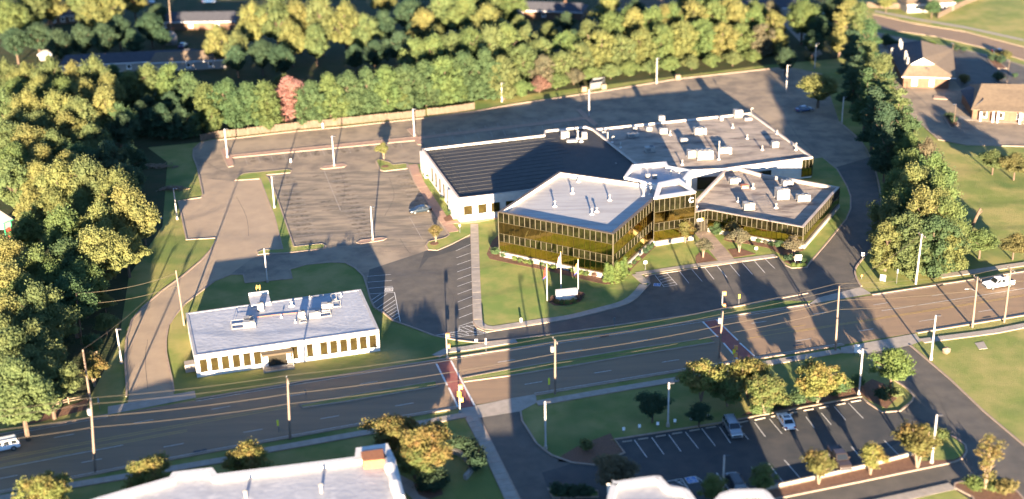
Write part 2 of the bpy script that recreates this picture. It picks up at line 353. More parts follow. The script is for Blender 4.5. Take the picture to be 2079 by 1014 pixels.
# sidewalks of poured slabs
def slab_walk(P, w, z0, z1, m='concrete', step=1.5, name='sidewalk'):
    P = [xy(p) for p in P]; mb = MB(); strip(mb, P, w+.12, z0, z1-.03); root = struct(name, mb, 'kerb')
    L = [0]
    for a, b in zip(P[:-1], P[1:]): L.append(L[-1]+(b-a).length)
    n = max(1, int(L[-1]/step)); st = L[-1]/n
    def pos(s):
        for i in range(len(P)-1):
            if s <= L[i+1] or i == len(P)-2:
                d = (P[i+1]-P[i]).normalized(); return P[i]+d*(s-L[i]), d
    for k in range(n):
        (a, da), (b, db) = pos(k*st+.03), pos((k+1)*st-.03)
        na, nb = Vector((-da.y, da.x))*w/2, Vector((-db.y, db.x))*w/2; q = MB(); dz = rnd.uniform(-.008, .008)
        vs = [(a.x-na.x, a.y-na.y), (b.x-nb.x, b.y-nb.y), (b.x+nb.x, b.y+nb.y), (a.x+na.x, a.y+na.y)]
        q.add([(x, y, z0) for x, y in vs]+[(x, y, z1+dz) for x, y in vs], [(4, 5, 6, 7), (0, 1, 5, 4), (1, 2, 6, 5), (2, 3, 7, 6), (3, 0, 4, 7)])
        q.build('slab', m, root)
    return root
slab_walk(ats([(963, 456), (966, 560), (970, 650)]), 1.55, .02, .165, step=1.6)
slab_walk(smooth_line(ats([(970, 651), (978, 663), (1000, 668), (1040, 662), (1098, 653), (1154, 645.5), (1212, 631), (1266, 616), (1292, 598), (1307, 579)]), 3), 1.55, .02, .168, step=1.6)
slab_walk(ats([(1312, 577), (1291, 558)]), 1.6, .02, .171, step=1.6)
slab_walk(ats([(1292, 557.5), (1412, 540), (1575, 520)]), 1.35, .02, .165, step=1.6)
slab_walk(ats([(1476, 531), (1424, 470)]), 3.3, .02, .162, step=2.0, m='kerb')
slab_walk(ats([(838, 335), (851, 370), (884, 422), (902, 449), (922, 472)]), 2.1, .02, .160, m='brick_path', step=2.0)
slab_walk(ats([(904, 453), (960, 451.5), (1008, 443)]), 1.5, .02, .166, m='brick_path', step=1.6)
# mulch beds
def bed(pts, z=.15, z0=.02): return patch('mulch_bed', pts, z, 'mulch', z0=z0)
bed([(988, 517), (994, 527), (1040, 537), (1093, 547), (1206, 574), (1230, 579), (1252, 576.5), (1272, 565), (1283, 547), (1329, 504), (1350, 490), (1376, 474), (1410, 468), (1410, 455), (1320, 455), (1240, 520), (1010, 480), (1000, 490)], .145)
bed([(1413, 536), (1412, 522), (1420, 514), (1436, 514), (1455, 530)], .15)
bed([(1477, 508), (1501, 505), (1535, 517), (1500, 523), (1489, 524)], .15)
bed([(1468, 488), (1480, 482), (1520, 490), (1600, 505), (1640, 498), (1630, 510), (1590, 520), (1560, 505), (1520, 497), (1480, 492)], .152)
bed([(1592, 533), (1603, 527), (1640, 528), (1638, 537), (1610, 541)], .153)
bed([(1674, 428), (1690, 424), (1684, 432)], .15)
bed([(905, 452), (925, 447), (922, 440), (912, 438), (900, 444)], .17)
bed([(1112, 614), (1130, 602), (1160, 598), (1182, 604), (1178, 614), (1150, 622), (1125, 622)], .15)
for cx, cy, r in [(1390, 484, 1.4), (1489, 485, 1.3), (882, 496, .9), (782, 339, .9)]:
    c = at(cx, cy); m_ = MB(); m_.prism([(c.x+r*math.cos(t*.5236), c.y+r*math.sin(t*.5236)) for t in range(12)], .02, .17); struct('mulch_bed', m_, 'mulch')
# aprons and far sidewalk
patch('driveway_apron', [(219, 826), (395, 794), (398, 808), (219, 843)], .045, 'concrete')
patch('driveway_apron', [(1641, 619), (1661, 605), (1748, 583), (1769, 597)], .045, 'concrete')
slab_walk(ats([(885, 724), (905, 713), (950, 708), (1048, 692)]), 1.6, .01, .13)
slab_walk(ats([(1907, 562), (2079, 537), (2160, 525)]), 1.6, .01, .13)
# kerbs of the road with gutters
def road_kerb(v, u0, u1, off, m='kerb'):
    n = max(2, int((u1-u0)/5)); kerb([rp(u0+(u1-u0)*i/n, v, off) for i in range(n+1)], w=.36, h=.15, px=False, m=m)
uA, uB, uC, uD, uE, uF = ru(219, 843), ru(397, 808), ru(1641, 617), ru(1769, 598), ru(936, 830), ru(1085, 800)
uG, uH = ru(1715, 702), ru(1862, 676)
road_kerb(0, U0, uA, -.18); road_kerb(0, uB, uC, -.18); road_kerb(0, uD, U1, -.18)
road_kerb(1, U0, uE, .18); road_kerb(1, uF, uG, .18); road_kerb(1, uH, U1, .18)
# near-side sidewalk and verge
slab_walk(ats([(-60, 1024), (147, 986), (300, 961), (469, 932), (547, 914), (755, 877), (872, 857), (945, 843)]), 1.5, .01, .13)
slab_walk(ats([(1090, 820), (1208, 799), (1382, 770), (1560, 738), (1707, 713)]), 1.5, .01, .13)
slab_walk(ats([(1872, 693), (2019, 674), (2079, 662), (2160, 648)]), 1.5, .01, .13)
slab_walk(ats([(957, 848), (990, 910), (1034, 1003), (1060, 1060)]), 1.9, .01, .13)
patch('driveway_apron', [(934, 831), (1040, 809), (1088, 801), (1090, 818), (1056, 836), (974, 849), (946, 849)], .045, 'concrete')
patch('driveway_apron', [(1707, 706), (1858, 678), (1872, 693), (1848, 702), (1762, 718), (1707, 718)], .045, 'concrete')
# south pavement
patch('parking_lot', [(974, 847), (1057, 835), (1060, 855), (1090, 902), (1120, 925), (1161, 940), (1208, 945), (1268, 920), (1248, 893), (1459, 860), (1556, 841.5), (1749, 806), (1761, 818), (1791, 838), (1828, 835), (1852, 815), (1855, 805), (1842, 790), (1800, 760), (1756, 716), (1848, 702), (1929, 771), (1996, 835), (2079, 905), (2170, 985), (2260, 1080), (2300, 1150), (1115, 1150)], .02, 'asphalt_new')
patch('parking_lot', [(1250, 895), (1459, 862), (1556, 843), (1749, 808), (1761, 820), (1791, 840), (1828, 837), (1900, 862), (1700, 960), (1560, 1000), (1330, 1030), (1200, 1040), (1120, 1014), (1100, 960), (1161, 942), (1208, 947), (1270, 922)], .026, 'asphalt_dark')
kerb([(1057, 836), (1060, 855), (1090, 902), (1120, 925), (1161, 940), (1208, 945), (1268, 920), (1248, 893), (1459, 860), (1556, 841.5), (1749, 806), (1761, 818), (1791, 838), (1828, 835), (1852, 815), (1855, 805), (1842, 790), (1800, 762), (1762, 724)], h=.15)
kerb([(1848, 702), (1929, 771), (1996, 835), (2079, 905), (2170, 985), (2220, 1030)], h=.15)
kerb([(974, 850), (1056, 1014), (1080, 1060)], h=.12, w=.2)
island([(1565, 996), (1662, 974), (1760, 951), (1850, 927), (1880, 905), (1893, 873), (1916, 880), (1941, 890.7), (1960, 905), (1962.6, 918), (1955, 931), (1939, 939), (1865, 954), (1760, 976), (1588, 1011), (1480, 1032), (1470, 1015)], 'mulch')
patch('lawn', [(1868, 938), (1886, 910), (1898, 877), (1916, 883), (1939, 893), (1956, 906), (1958, 917), (1952, 928), (1936, 935)], .165, 'lawn')
island([(1939, 983), (1988, 971), (2034, 977), (2066, 1000), (2076, 1012), (2095, 1050), (2000, 1080), (1975, 1010), (1937, 990)], 'mulch')
patch('lawn', [(1944, 983), (1988, 973.5), (2034, 980), (2062, 1001), (2040, 1003), (2000, 996), (1975, 990)], .165, 'lawn')
patch('lawn', [(1830, 1020), (1880, 1008), (1937, 995), (1975, 1020), (2000, 1080), (1820, 1080)], .12, 'lawn', z0=0)
slab_walk(ats([(1700, 1040), (1830, 1012), (1934, 988.5)]), 1.7, .01, .15)
island([(1113, 992), (1120, 990), (1214, 998), (1215, 1010), (1122, 1012)], 'lawn')
mb = MB(); P = ats([(1482, 1012), (1566, 993), (1662, 972), (1760, 949.5), (1850, 925.5)]); strip(mb, P, .3, 0, .62)
wl = tag(mb.build('retaining_wall', 'concrete', loc=(0, 0, 0)), 'low concrete edge wall between the lower parking stalls and the tree strip', 'wall')
patch('mulch_bed', [(1132, 938), (1141, 925), (1175, 905), (1240, 880), (1246, 893), (1266, 919), (1207, 942), (1160, 938)], .02, 'mulch')
patch('mulch_bed', [(1500, 846), (1560, 820), (1745, 786), (1770, 770), (1835, 795), (1800, 830), (1762, 812), (1749, 802), (1556, 838)], .03, 'mulch')
patch('dirt', [(60, 846), (160, 818), (182, 806), (176, 832), (40, 868)], .02, 'mulch')
patch('footpath', smooth_line([(808, 962), (850, 985), (872, 1014), (880, 1060), (858, 1060), (838, 1014), (812, 990)], 1), .03, 'concrete')
patch('mulch_bed', [(840, 985), (865, 975), (895, 985), (900, 1005), (870, 1014), (850, 1005)], .035, 'mulch')
# medians
def median(top, bot):
    island(top+bot[::-1], 'grass')
median([(609, 824), (700, 806), (800, 789), (884, 775)], [(615, 829), (700, 817), (800, 800), (888, 785)])
median([(938, 769), (1040, 750), (1160, 730), (1275, 711), (1440, 687)], [(942, 776), (1040, 763), (1160, 744), (1275, 724), (1452, 696)])
# ---- markings
mb = MB()
def dashes(v, u0, u1, ln=3.0, gap=9.0):
    u = u0
    while u < u1: line(mb, rp(u, v), rp(u+ln, v), .12, .05); u += ln+gap
uX0, uX1 = ru(880, 740), ru(962, 740); uY0, uY1 = ru(1430, 670), ru(1520, 700)
dashes(.235, U0, uX0-6); dashes(.235, uX1+4, uY0-4); dashes(.235, uY1+4, U1)
dashes(.77, U0+4, uX0-4); dashes(.77, uX1+6, uY0-4); dashes(.77, uY1+8, U1)
def run(v, u0, u1, w=.12, off=0):
    n = max(1, int((u1-u0)/4))
    for i in range(n): line(mb, rp(u0+(u1-u0)*i/n, v, off), rp(u0+(u1-u0)*(i+1)/n, v, off), w, .05)
run(0, U0, uA, .1, .45); run(0, uB, uC, .1, .45); run(0, uD, U1, .1, .45)
run(1, U0, uE, .1, -.45); run(1, uF, uG, .1, -.45); run(1, uH, U1, .1, -.45)
run(.40, ru(1788, 630), U1)
run(.60, U0, ru(250, 905))
struct('lane_marking', mb, 'paint_white')
mb = MB()
for v in (.42, .455): run(v, U0, ru(600, 820), .11)
run(.535, U0, ru(380, 875), .11); run(.565, U0, ru(380, 875), .11)
run(.55, ru(1520, 690), U1, .11); run(.575, ru(1620, 680), U1, .11)
run(.455, ru(1540, 680), ru(1640, 665), .11)
struct('lane_marking', mb, 'paint_yellow')
def crosswalk(red, lines):
    patch('crosswalk', red, .046, 'crossing'); m_ = MB()
    for a, b in lines: line(m_, at(*a), at(*b), .32, .056)
    struct('crosswalk_line', m_, 'paint_white')
crosswalk([(888, 737), (914, 733), (962, 826), (931, 830)], [((886, 739), (908, 783)), ((911, 788), (931, 829)), ((915.5, 733), (963.5, 824))])
crosswalk([(1429, 653), (1453, 649), (1531, 726), (1499, 731)], [((1427, 654), (1457.5, 685)), ((1469, 697), (1497, 729.5)), ((1455, 650), (1498, 692)), ((1502, 697), (1532, 724))])
# stall lines
def stalls(segs, m='paint_white', w=.12, z=.05):
    s = MB()
    for a, b, c, d in segs: line(s, at(a, b), at(c, d), w, z)
    return struct('stall_lines', s, m)
Z6 = lambda L: [(520+a/2.983, 340+b/2.983, 520+c/2.983, 340+d/2.983) for a, b, c, d in L]
stalls(Z6([(1210, 507, 1300, 467), (1213, 550, 1302, 518), (1215, 592, 1303, 562), (1217, 635, 1304, 605), (1218, 680, 1306, 648), (1219, 723, 1307, 692), (1220, 770, 1307, 738), (1221, 817, 1308, 783), (1224, 865, 1310, 832), (1226, 915, 1312, 882), (1226, 965, 1314, 935)]))
stalls(Z6([(672, 662, 815, 650), (676, 697, 822, 686), (680, 735, 826, 721), (690, 768, 838, 758), (838, 758, 873, 935), (692, 810, 755, 768), (700, 830, 793, 766), (722, 862, 836, 782), (742, 873, 841, 806), (758, 884, 846, 828), (775, 893, 850, 847), (792, 905, 855, 866), (810, 915, 860, 884), (830, 923, 866, 902), (782, 732, 825, 728), (782, 755, 828, 751), (782, 732, 782, 755), (825, 728, 828, 751)]))
stalls([(1006, 656, 932, 665.5), (932, 665.5, 932, 673), (932, 673, 990, 676), (938, 664.5, 966, 677), (946, 661, 983, 677), (958, 655, 975, 664), (932, 668, 952, 679), (882, 682, 932, 673), (895, 679, 925, 686), (905, 677, 940, 684), (915, 675, 955, 682), (905, 688, 990, 677)])
Z7 = lambda L: [(1040+a/2.983, 340+b/2.983, 1040+c/2.983, 340+d/2.983) for a, b, c, d in L]
stalls(Z7([(935, 640, 998, 712), (1012, 630, 1070, 703), (1088, 620, 1150, 692), (1165, 608, 1222, 680), (1240, 597, 1300, 668), (1318, 590, 1378, 660), (1393, 580, 1455, 650), (1468, 570, 1530, 640), (865, 655, 918, 725), (918, 725, 998, 712), (880, 668, 945, 650), (893, 684, 957, 664), (900, 700, 970, 680), (915, 715, 985, 697)])+[(1554, 527, 1573, 546)])
Z5 = lambda L: [(1200+a/4.225, 700+b/4.225, 1200+c/4.225, 700+d/4.225) for a, b, c, d in L]
Zs = lambda L: [(1440+a/4.334, 780+b/4.334, 1440+c/4.334, 780+d/4.334) for a, b, c, d in L]
stalls(Z5([(372, 820, 478, 968), (520, 798, 625, 943), (667, 775, 772, 920), (810, 752, 920, 892), (950, 722, 1065, 870), (1103, 710, 1195, 845)])+Zs([(300, 435, 345, 490), (400, 340, 492, 465), (530, 310, 640, 440), (740, 380, 783, 412), (850, 290, 925, 388), (985, 255, 1072, 360), (1100, 200, 1200, 320), (1225, 170, 1355, 305), (62, 782, 192, 952), (365, 730, 440, 820), (300, 865, 348, 925), (520, 700, 650, 865), (660, 670, 808, 840), (815, 642, 920, 775), (1040, 690, 1110, 782), (1250, 552, 1330, 650)])+[(1795, 895, 1826, 926), (1376, 981, 1384, 977), (1355, 978, 1384, 973), (1384, 973, 1402, 1000), (1362, 984, 1395, 994), (1370, 976, 1392, 988), (1412, 968, 1434, 983)], 'paint_white')
stalls([(1240, 894, 1459, 862)], 'paint_yellow', .1)
# faded stall lines in the old lot
seg = []
for i in range(17):
    t = i/16; a = (548+t*52, 360+t*138); seg.append((a[0]+6, a[1], a[0]+50, a[1]-5))
for i in range(10):
    t = i/9; a = (660+t*34, 352+t*77); seg.append((a[0]+4, a[1], a[0]+44, a[1]-5)); 
for i in range(8):
    t = i/7; a = (697+t*26, 432+t*52); seg.append((a[0]+2, a[1]-1, a[0]+46, a[1]-6))
seg += [(657, 345, 692, 429), (692, 430, 754, 420)]
for i in range(9):
    t = i/8; a = (826+t*36, 352+t*66); seg.append((a[0]-22, a[1]+3, a[0]+12, a[1]-1))
seg += [(830, 425, 875, 430), (831, 441, 880, 437), (836, 463, 888, 456), (831, 441, 858, 487)]
for k in range(26):
    x = 497+k*26.2; y = 320.5-k*2.9
    if abs(x-850) > 16: seg.append((x, y, x+5.5-k*.02, y+14))
for k in range(12): x = 880+k*26; y = 268-k*3.1; seg.append((x, y, x+7, y+13))
stalls(seg, 'paint_faded', .11, .048)
st = MB(); _q = random.Random(5)
def stain(x0, y0, x1, y1, wd):                                    # oil-darkened strip where cars stand
    a, b = xy(at(x0, y0)), xy(at(x1, y1)); d = (b-a).normalized(); n_ = Vector((-d.y, d.x)); pts = []
    for k in range(7): q = a+(b-a)*k/6+n_*wd*_q.uniform(.25, .6)*(1 if 0 < k < 6 else .4); pts.append((q.x, q.y))
    for k in range(6, -1, -1): q = a+(b-a)*k/6-n_*wd*_q.uniform(.25, .6)*(1 if 0 < k < 6 else .4); pts.append((q.x, q.y))
    st.sheet(pts, .044)
for i in range(16):
    t = (i+.5)/16; a = (548+t*52, 360+t*138)
    if _q.random() < .85: stain(a[0]+10, a[1], a[0]+48, a[1]-4, 1.2)
for i in range(9):
    t = (i+.5)/9; a = (660+t*34, 352+t*77); stain(a[0]+6, a[1], a[0]+40, a[1]-4, 1.3)
    if _q.random() < .7: stain(a[0]-38, a[1]+4, a[0]-4, a[1], 1.1)
for i in range(7):
    t = (i+.5)/7; a = (697+t*26, 432+t*52); stain(a[0]+4, a[1]-1, a[0]+42, a[1]-5, 1.4)
for i in range(8):
    t = (i+.5)/8; a = (826+t*36, 352+t*66); stain(a[0]-24, a[1]+3, a[0]+8, a[1], 1.1)
for k in range(12): x = 510+k*26.2; y = 318.5-k*2.9; stain(x, y+2, x+5.5, y+13, 1.6)
struct('oil_stain', st, 'stain')
cr = MB(); _c = random.Random(9)
def crack(pts):
    P = smooth_line(ats(pts), 5)
    for a, b in zip(P[:-1], P[1:]):
        j = Vector((_c.uniform(-.12, .12), _c.uniform(-.12, .12), 0)); line(cr, a, b+j*.4, .07, .047)
for pl in [[(690, 345), (700, 380), (693, 430)], [(812, 485), (830, 512), (845, 516)], [(600, 420), (650, 415), (700, 421)], [(745, 520), (760, 514), (800, 510)], [(420, 330), (460, 350), (520, 345)], [(480, 400), (500, 440), (505, 480)], [(300, 690), (295, 730), (300, 790)], [(1400, 985), (1440, 930), (1530, 900), (1640, 880)], [(1580, 880), (1680, 868), (1740, 840)], [(880, 560), (920, 600), (905, 650)], [(1500, 590), (1560, 560), (1640, 575)],
           [(560, 310), (640, 296), (720, 290)], [(1240, 230), (1320, 215), (1400, 205)], [(1600, 250), (1640, 300), (1690, 330)], [(1640, 220), (1580, 180), (1500, 165)], [(1850, 760), (1900, 800), (1930, 860)], [(780, 440), (800, 400), (790, 360)]]: crack(pl)
struct('crack', cr, 'crack')
def wheelchair(px, py, s, rz, blue=False):                        # accessible-parking pictogram on the asphalt
    c = at(px, py); m_ = MB(); ca, sa = math.cos(rz), math.sin(rz)
    def q(x, y): return Vector((c.x+(x*ca-y*sa)*s, c.y+(x*sa+y*ca)*s, 0))
    b_ = MB(); b_.sheet([q(-.62, -.62), q(.62, -.62), q(.62, .62), q(-.62, .62)], .052); struct('pavement_marking', b_, 'paint_blue' if blue else 'paint_faded')
    for a, b in (((-.62, -.62), (.62, -.62)), ((.62, -.62), (.62, .62)), ((.62, .62), (-.62, .62)), ((-.62, .62), (-.62, -.62)), ((0, .3), (0, -.02)), ((0, -.02), (.28, -.02)), ((.28, -.02), (.4, -.35)), ((0, .15), (.22, .15))): line(m_, q(*a), q(*b), .1*s, .06)
    P = [q(-.05+.3*math.cos(math.radians(t)), -.12+.3*math.sin(math.radians(t))) for t in range(110, 380, 30)]
    for a, b in zip(P[:-1], P[1:]): line(m_, a, b, .08*s, .06)
    m_.sheet([q(.02+.09*math.cos(t*.785), .42+.09*math.sin(t*.785)) for t in range(8)], .062)
    struct('pavement_marking', m_, 'paint_white')
wheelchair(789.5, 589, 1.15, -.1); wheelchair(1404, 975, 1.2, .25, True); wheelchair(1334, 579, 1.0, -.2, True)
# drains and asphalt patches
for i, (a, b) in enumerate([((1218, 685), (1236, 682)), ((393, 919), (408, 917)), ((410, 916), (420, 914)), ((1610, 704), (1630, 701)), ((2000, 651), (2016, 648)), ((1902, 583), (1916, 580)), ((1596, 731), (1612, 728))]):
    m_ = MB(); line(m_, at(*a), at(*b), .5, .165); struct('storm_drain', m_, 'metal_dark')
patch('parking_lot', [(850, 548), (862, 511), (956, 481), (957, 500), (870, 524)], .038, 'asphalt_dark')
patch('utility_cover', [(1979, 697), (1997, 694), (2005, 708), (1988, 710)], .05, 'concrete', z0=0)
# roads and lots beyond, upper right
patch('road', [(1772, 30), (1860, 50), (1960, 66), (2079, 97), (2300, 160), (2300, 195), (2079, 122), (1995, 96), (1900, 74), (1776, 56)], .02, 'road')
kerb([(1772, 29), (1860, 49), (1960, 65), (2079, 96), (2300, 158)]); kerb([(1776, 57), (1900, 75), (1995, 97), (2079, 123), (2300, 197)])
patch('sidewalk', [(1776, 21), (1870, 39), (1960, 54), (2079, 80), (2079, 84), (1960, 58), (1870, 43), (1776, 25)], .03, 'concrete')
patch('parking_lot', [(1780, 66), (1850, 80), (1905, 90), (1990, 108), (2079, 132), (2300, 200), (2300, 300), (2079, 297), (1960, 294), (1905, 283), (1880, 262), (1850, 235), (1815, 175), (1790, 120)], .016, 'lot')
patch('parking_lot', [(1905, 92), (1990, 110), (2079, 136), (2150, 160), (2150, 185), (2000, 172), (1950, 180), (1930, 150)], .022, 'asphalt_new')
kerb([(1880, 262), (1905, 284), (1960, 295), (2079, 298), (2200, 300)])
island([(1918, 240), (1928, 232), (1942, 236), (1945, 255), (1930, 260)], 'mulch'); island([(1896, 196), (1930, 199), (1932, 203), (1896, 201)], 'brick_path')
island([(2005, 120), (2030, 128), (2045, 140), (2020, 140)], 'mulch')
patch('sidewalk', [(1945, 243), (2079, 252), (2200, 258), (2200, 250), (2079, 244), (1948, 236)], .06, 'concrete', z0=0)
patch('neighbour_street', [(200, -30), (330, -20), (460, -8), (470, 0), (330, -8), (200, -14)], .03, 'lot')
patch('parking_lot', [(1560, -30), (1600, 20), (1640, 70), (1670, 110), (1655, 118), (1600, 60), (1530, -10)], .03, 'lot')
# ================================================================== BUILDINGS
def flat_building(root, poly, zp, zd, wall, roof, t=.35, cop='coping_white', base=None, cop_h=.14, cop_out=.06):
    poly = ccw([xy(p) for p in poly]); inn = offset(poly, t); n = len(poly)
    for i in range(n):                                            # each wall is its own piece, mitred at the corners
        j = (i+1) % n; m_ = MB(); a, b, c, d = poly[i], poly[j], inn[j], inn[i]
        m_.add([(p[0], p[1], z) for z in (0, zp) for p in (a, b, c, d)], [(4, 5, 6, 7), (0, 1, 5, 4), (2, 3, 7, 6)])
        m_.build('wall', wall, root)
    m_ = MB(); m_.prism(offset(poly, t*.6), zd-.2, zd); m_.build('roof', roof, root)
    m_ = MB(); o1, o2 = offset(poly, -cop_out), offset(poly, t+.04)
    for i in range(n):
        j = (i+1) % n; a, b, c, d = o1[i], o1[j], o2[j], o2[i]
        m_.add([(p[0], p[1], z) for z in (zp+.003, zp+cop_h) for p in (a, b, c, d)], [(4, 5, 6, 7), (0, 1, 5, 4), (2, 3, 7, 6), (3, 2, 1, 0)])
    m_.build('coping', cop, root)
    return poly
def pane_mesh(w_, h_, m):
    me = bpy.data.meshes.new('pane'); d = .03
    v = [(x, y, z) for y in (0, -d) for x, z in ((-w_/2, 0), (w_/2, 0), (w_/2, h_), (-w_/2, h_))]
    me.from_pydata(v, [], [(4, 5, 6, 7), (0, 4, 7, 3), (1, 2, 6, 5), (3, 7, 6, 2), (0, 1, 5, 4)]); me.materials.append(M[m]); me.update(); return me
def curtain(root, a, b, rows, n, name='pane', mull='mullion', gap=.075, off=.07, tilt=.010, name_part='glazing_frame'):
    # rows: (z0, z1, material); a->b runs left to right seen from outside
    a, b = xy(a), xy(b); d = (b-a); L = d.length; d.normalize(); nn = Vector((d.y, -d.x)); rz = math.atan2(d.y, d.x)
    pw = parent_world(root); cw = L/n; fr = MB()
    for z0, z1, m in rows:
        me = pane_mesh(cw-gap, z1-z0-gap, m)
        for i in range(n):
            c = a+d*(cw*(i+.5))+nn*off; o = bpy.data.objects.new(name, me); COL.objects.link(o); o.parent = root
            o.location = (c.x-pw.x, c.y-pw.y, z0+gap/2-pw.z); o.rotation_euler = (rnd.uniform(-tilt, tilt), 0, rz+rnd.uniform(-tilt, tilt))
    zz_ = sorted({z for r in rows for z in r[:2]})
    for z in zz_:
        p, q = a+nn*(off+.05), b+nn*(off+.05); fr = MB(); fr.bar((p.x, p.y, z), (q.x, q.y, z), .14, gap*1.04); fr.build('glazing_rail', 'rail_tan', root)
    fr = MB()
    for i in range(n+1):
        p = a+d*cw*i+nn*(off+.045)
        for z0, z1, m in rows:
            if m != 'glass_gold' or i in (0, n): fr.bar((p.x, p.y, z0+.05), (p.x, p.y, z1-.05), .12, gap*1.1)
    fr.build(name_part, 'rail_tan', root)['kind'] = 'stuff'
    bk_ = MB(); p, q = a+nn*.02, b+nn*.02; bk_.bar((p.x, p.y, (zz_[0]+zz_[-1])/2), (q.x, q.y, (zz_[0]+zz_[-1])/2), .03, zz_[-1]-zz_[0]-.02); bk_.build('backing_panel', 'window_brown', root)
def window(root, a, b, s, w_, z0, z1, glass='window_brown', frame='mullion', name='window', fw=.09):
    a, b = xy(a), xy(b); d = (b-a).normalized(); nn = Vector((d.y, -d.x)); c = a+d*s; m_ = MB()
    def P(u, z, o): q = c+d*u+nn*o; return (q.x, q.y, z)
    for u in (-w_/2+fw/2, w_/2-fw/2): m_.bar(P(u, z0, .03), P(u, z1, .03), .16, fw)
    for z in (z0+fw/2, z1-fw/2): m_.bar(P(-w_/2+fw, z, .03), P(w_/2-fw, z, .03), .16, fw)
    m_.bar(P(-w_/2-.1, z0-.05, .08), P(w_/2+.1, z0-.05, .08), .26, .09)
    o = m_.build(name, frame, root)
    g_ = MB(); g_.bar(P(-w_/2+fw, (z0+z1)/2, .015), P(w_/2-fw, (z0+z1)/2, .015), .02, z1-z0-2*fw); g_.build('pane', glass, o)
    return o
# ------------------------------------------------------ low white office by the street
HW = 4.1
WB = [at(377.4, 636.4, HW), at(394.7, 722.7, HW), at(769, 669.6, HW), at(732, 587.8, HW)]
WB = [Vector((p.x, p.y, 0)) for p in WB]
r_ = empty('office_building', (WB[1]+WB[2])/2, 'low white single-storey office with tall brown windows facing the street', 'office building')
flat_building(r_, WB, HW, HW-.03, 'wall_white', 'roof_white', cop='coping_soft', cop_h=.05)
A_, B_ = WB[1], WB[2]; L_ = (xy(B_)-xy(A_)).length
for zx in (240, 341, 440, 540, 638, 735, 1077, 1220, 1357, 1451, 1546, 1642, 1733, 1826):
    s_ = (zx-168)/(1890-168)*L_
    window(r_, A_, B_, s_, 1.15, 1.05, 3.25)
dd = (xy(B_)-xy(A_)).normalized(); nn_ = Vector((dd.y, -dd.x))
def WP(s, o, z): q = xy(A_)+dd*s+nn_*o; return (q.x, q.y, z)
se = (915-168)/(1890-168)*L_
m_ = MB(); m_.box(WP(se, .75, 2.95), (5.2, 1.5, .35), math.atan2(dd.y, dd.x)); m_.build('entrance_canopy', 'canopy_brown', r_)
m_ = MB(); m_.box(WP(se, .06, 1.35), (3.1, .1, 2.6), math.atan2(dd.y, dd.x)); dr = m_.build('entrance_door', 'glass_dark', r_)
m_ = MB()
for u in (-1.5, -.5, .5, 1.5): m_.bar(WP(se+u, .13, .1), WP(se+u, .13, 2.6), .06, .08)
m_.build('door_frame', 'mullion', dr)
m_ = MB(); m_.box(WP(se, .95, .1), (5.2, 1.9, .2), math.atan2(dd.y, dd.x)); m_.build('step', 'concrete', r_)
for u in (-2.5, 2.5):
    m_ = MB(); m_.bar(WP(se+u, 1.4, .2), WP(se+u, 1.4, 2.78), .12, .12); m_.build('post', 'metal_white', r_)
m_ = MB()
for h in (.5, .9): m_.bar(WP(se-2.5, 1.8, h), WP(se+2.5, 1.8, h), .05, .05)
for u in (-2.5, -1.25, 0, 1.25, 2.5): m_.bar(WP(se+u, 1.8, .2), WP(se+u, 1.8, .95), .05, .05)
m_.build('railing', 'metal_grey', r_)
m_ = MB(); m_.bar(WP((1195-168)/(1890-168)*L_, .06, .1), WP((1195-168)/(1890-168)*L_, .06, 4.0), .1, .1); m_.build('downpipe', 'metal_white', r_)
m_ = MB(); c_ = at(392, 648, HW); lb = (xy(WB[0])-xy(WB[1])).normalized(); ln_ = Vector((-lb.y, lb.x))
q_ = xy(WB[1])+lb*3.2+ln_*.9; m_.box((q_.x, q_.y, .7), (1.7, 1.6, 1.4), math.atan2(lb.y, lb.x)); m_.build('side_annex', 'siding', r_)
PB = [at(x, y, HW+.5) for x, y in [(505, 600), (545, 595), (550, 613), (510, 620)]]
m_ = MB(); m_.prism([xy(p) for p in PB], HW-.2, HW+.45); m_.build('roof_upstand', 'roof_white', r_)
m_ = MB(); strip(m_, [PB[0], PB[1]], .35, HW-.2, HW+.95); m_.build('parapet_block', 'wall_white', r_)
# ------------------------------------------------------ black-roofed wing
HB = 5.5
def BL(px, z): return [Vector((q.x, q.y, 0)) for q in ats(px, z)]
BK = BL([(857, 302.5), (930.5, 403), (1063, 388), (1150, 372), (1290, 372), (1310, 345), (1205, 262), (1190, 256.5), (1106, 265), (1104, 274)], HB)
bk = empty('office_wing', BK[1], 'white-walled office wing with a black ribbed flat roof beside the parking lot', 'office building')
bkp = flat_building(bk, BK, HB, HB-.35, 'wall_white', 'roof_black', cop='coping', cop_h=.06)
m_ = MB(); e0, e1, e2, e3 = xy(BK[0]), xy(BK[1]), xy(BK[2]), xy(BK[-1])
du = (e1-e0); dv = (e3-e0)
for k in range(1, 15):                                            # ribs of the membrane, running along the long side
    t = k/15; a = e0+du*t+dv.normalized()*.5
    b = a+dv*(1.05 if t < .45 else .8+.3*(1-t)); m_.bar((a.x, a.y, HB-.33), (b.x, b.y, HB-.33), .09, .05)
for o_ in (1.8, 3.6):
    a = e0+dv.normalized()*o_+du*.02; b = a+du*.95; m_.bar((a.x, a.y, HB-.30), (b.x, b.y, HB-.30), .12, .05)
m_.build('roof_seams', 'seam', bk)
Lf = (e2-e1).length
for s_, w_ in ((2.0, 1.8), (5.1, 1.8), (8.0, 1.8), (11.2, 1.8)): window(bk, BK[1], BK[2], s_, w_, 1.7, 3.6)
Ll = (e1-e0).length
for s_ in (7.0, 9.6, 12.2, 14.8, 17.4): window(bk, BK[0], BK[1], s_*Ll/24, 1.0, 1.1, 4.0)
dn = du.normalized(); nl = Vector((dn.y, -dn.x))
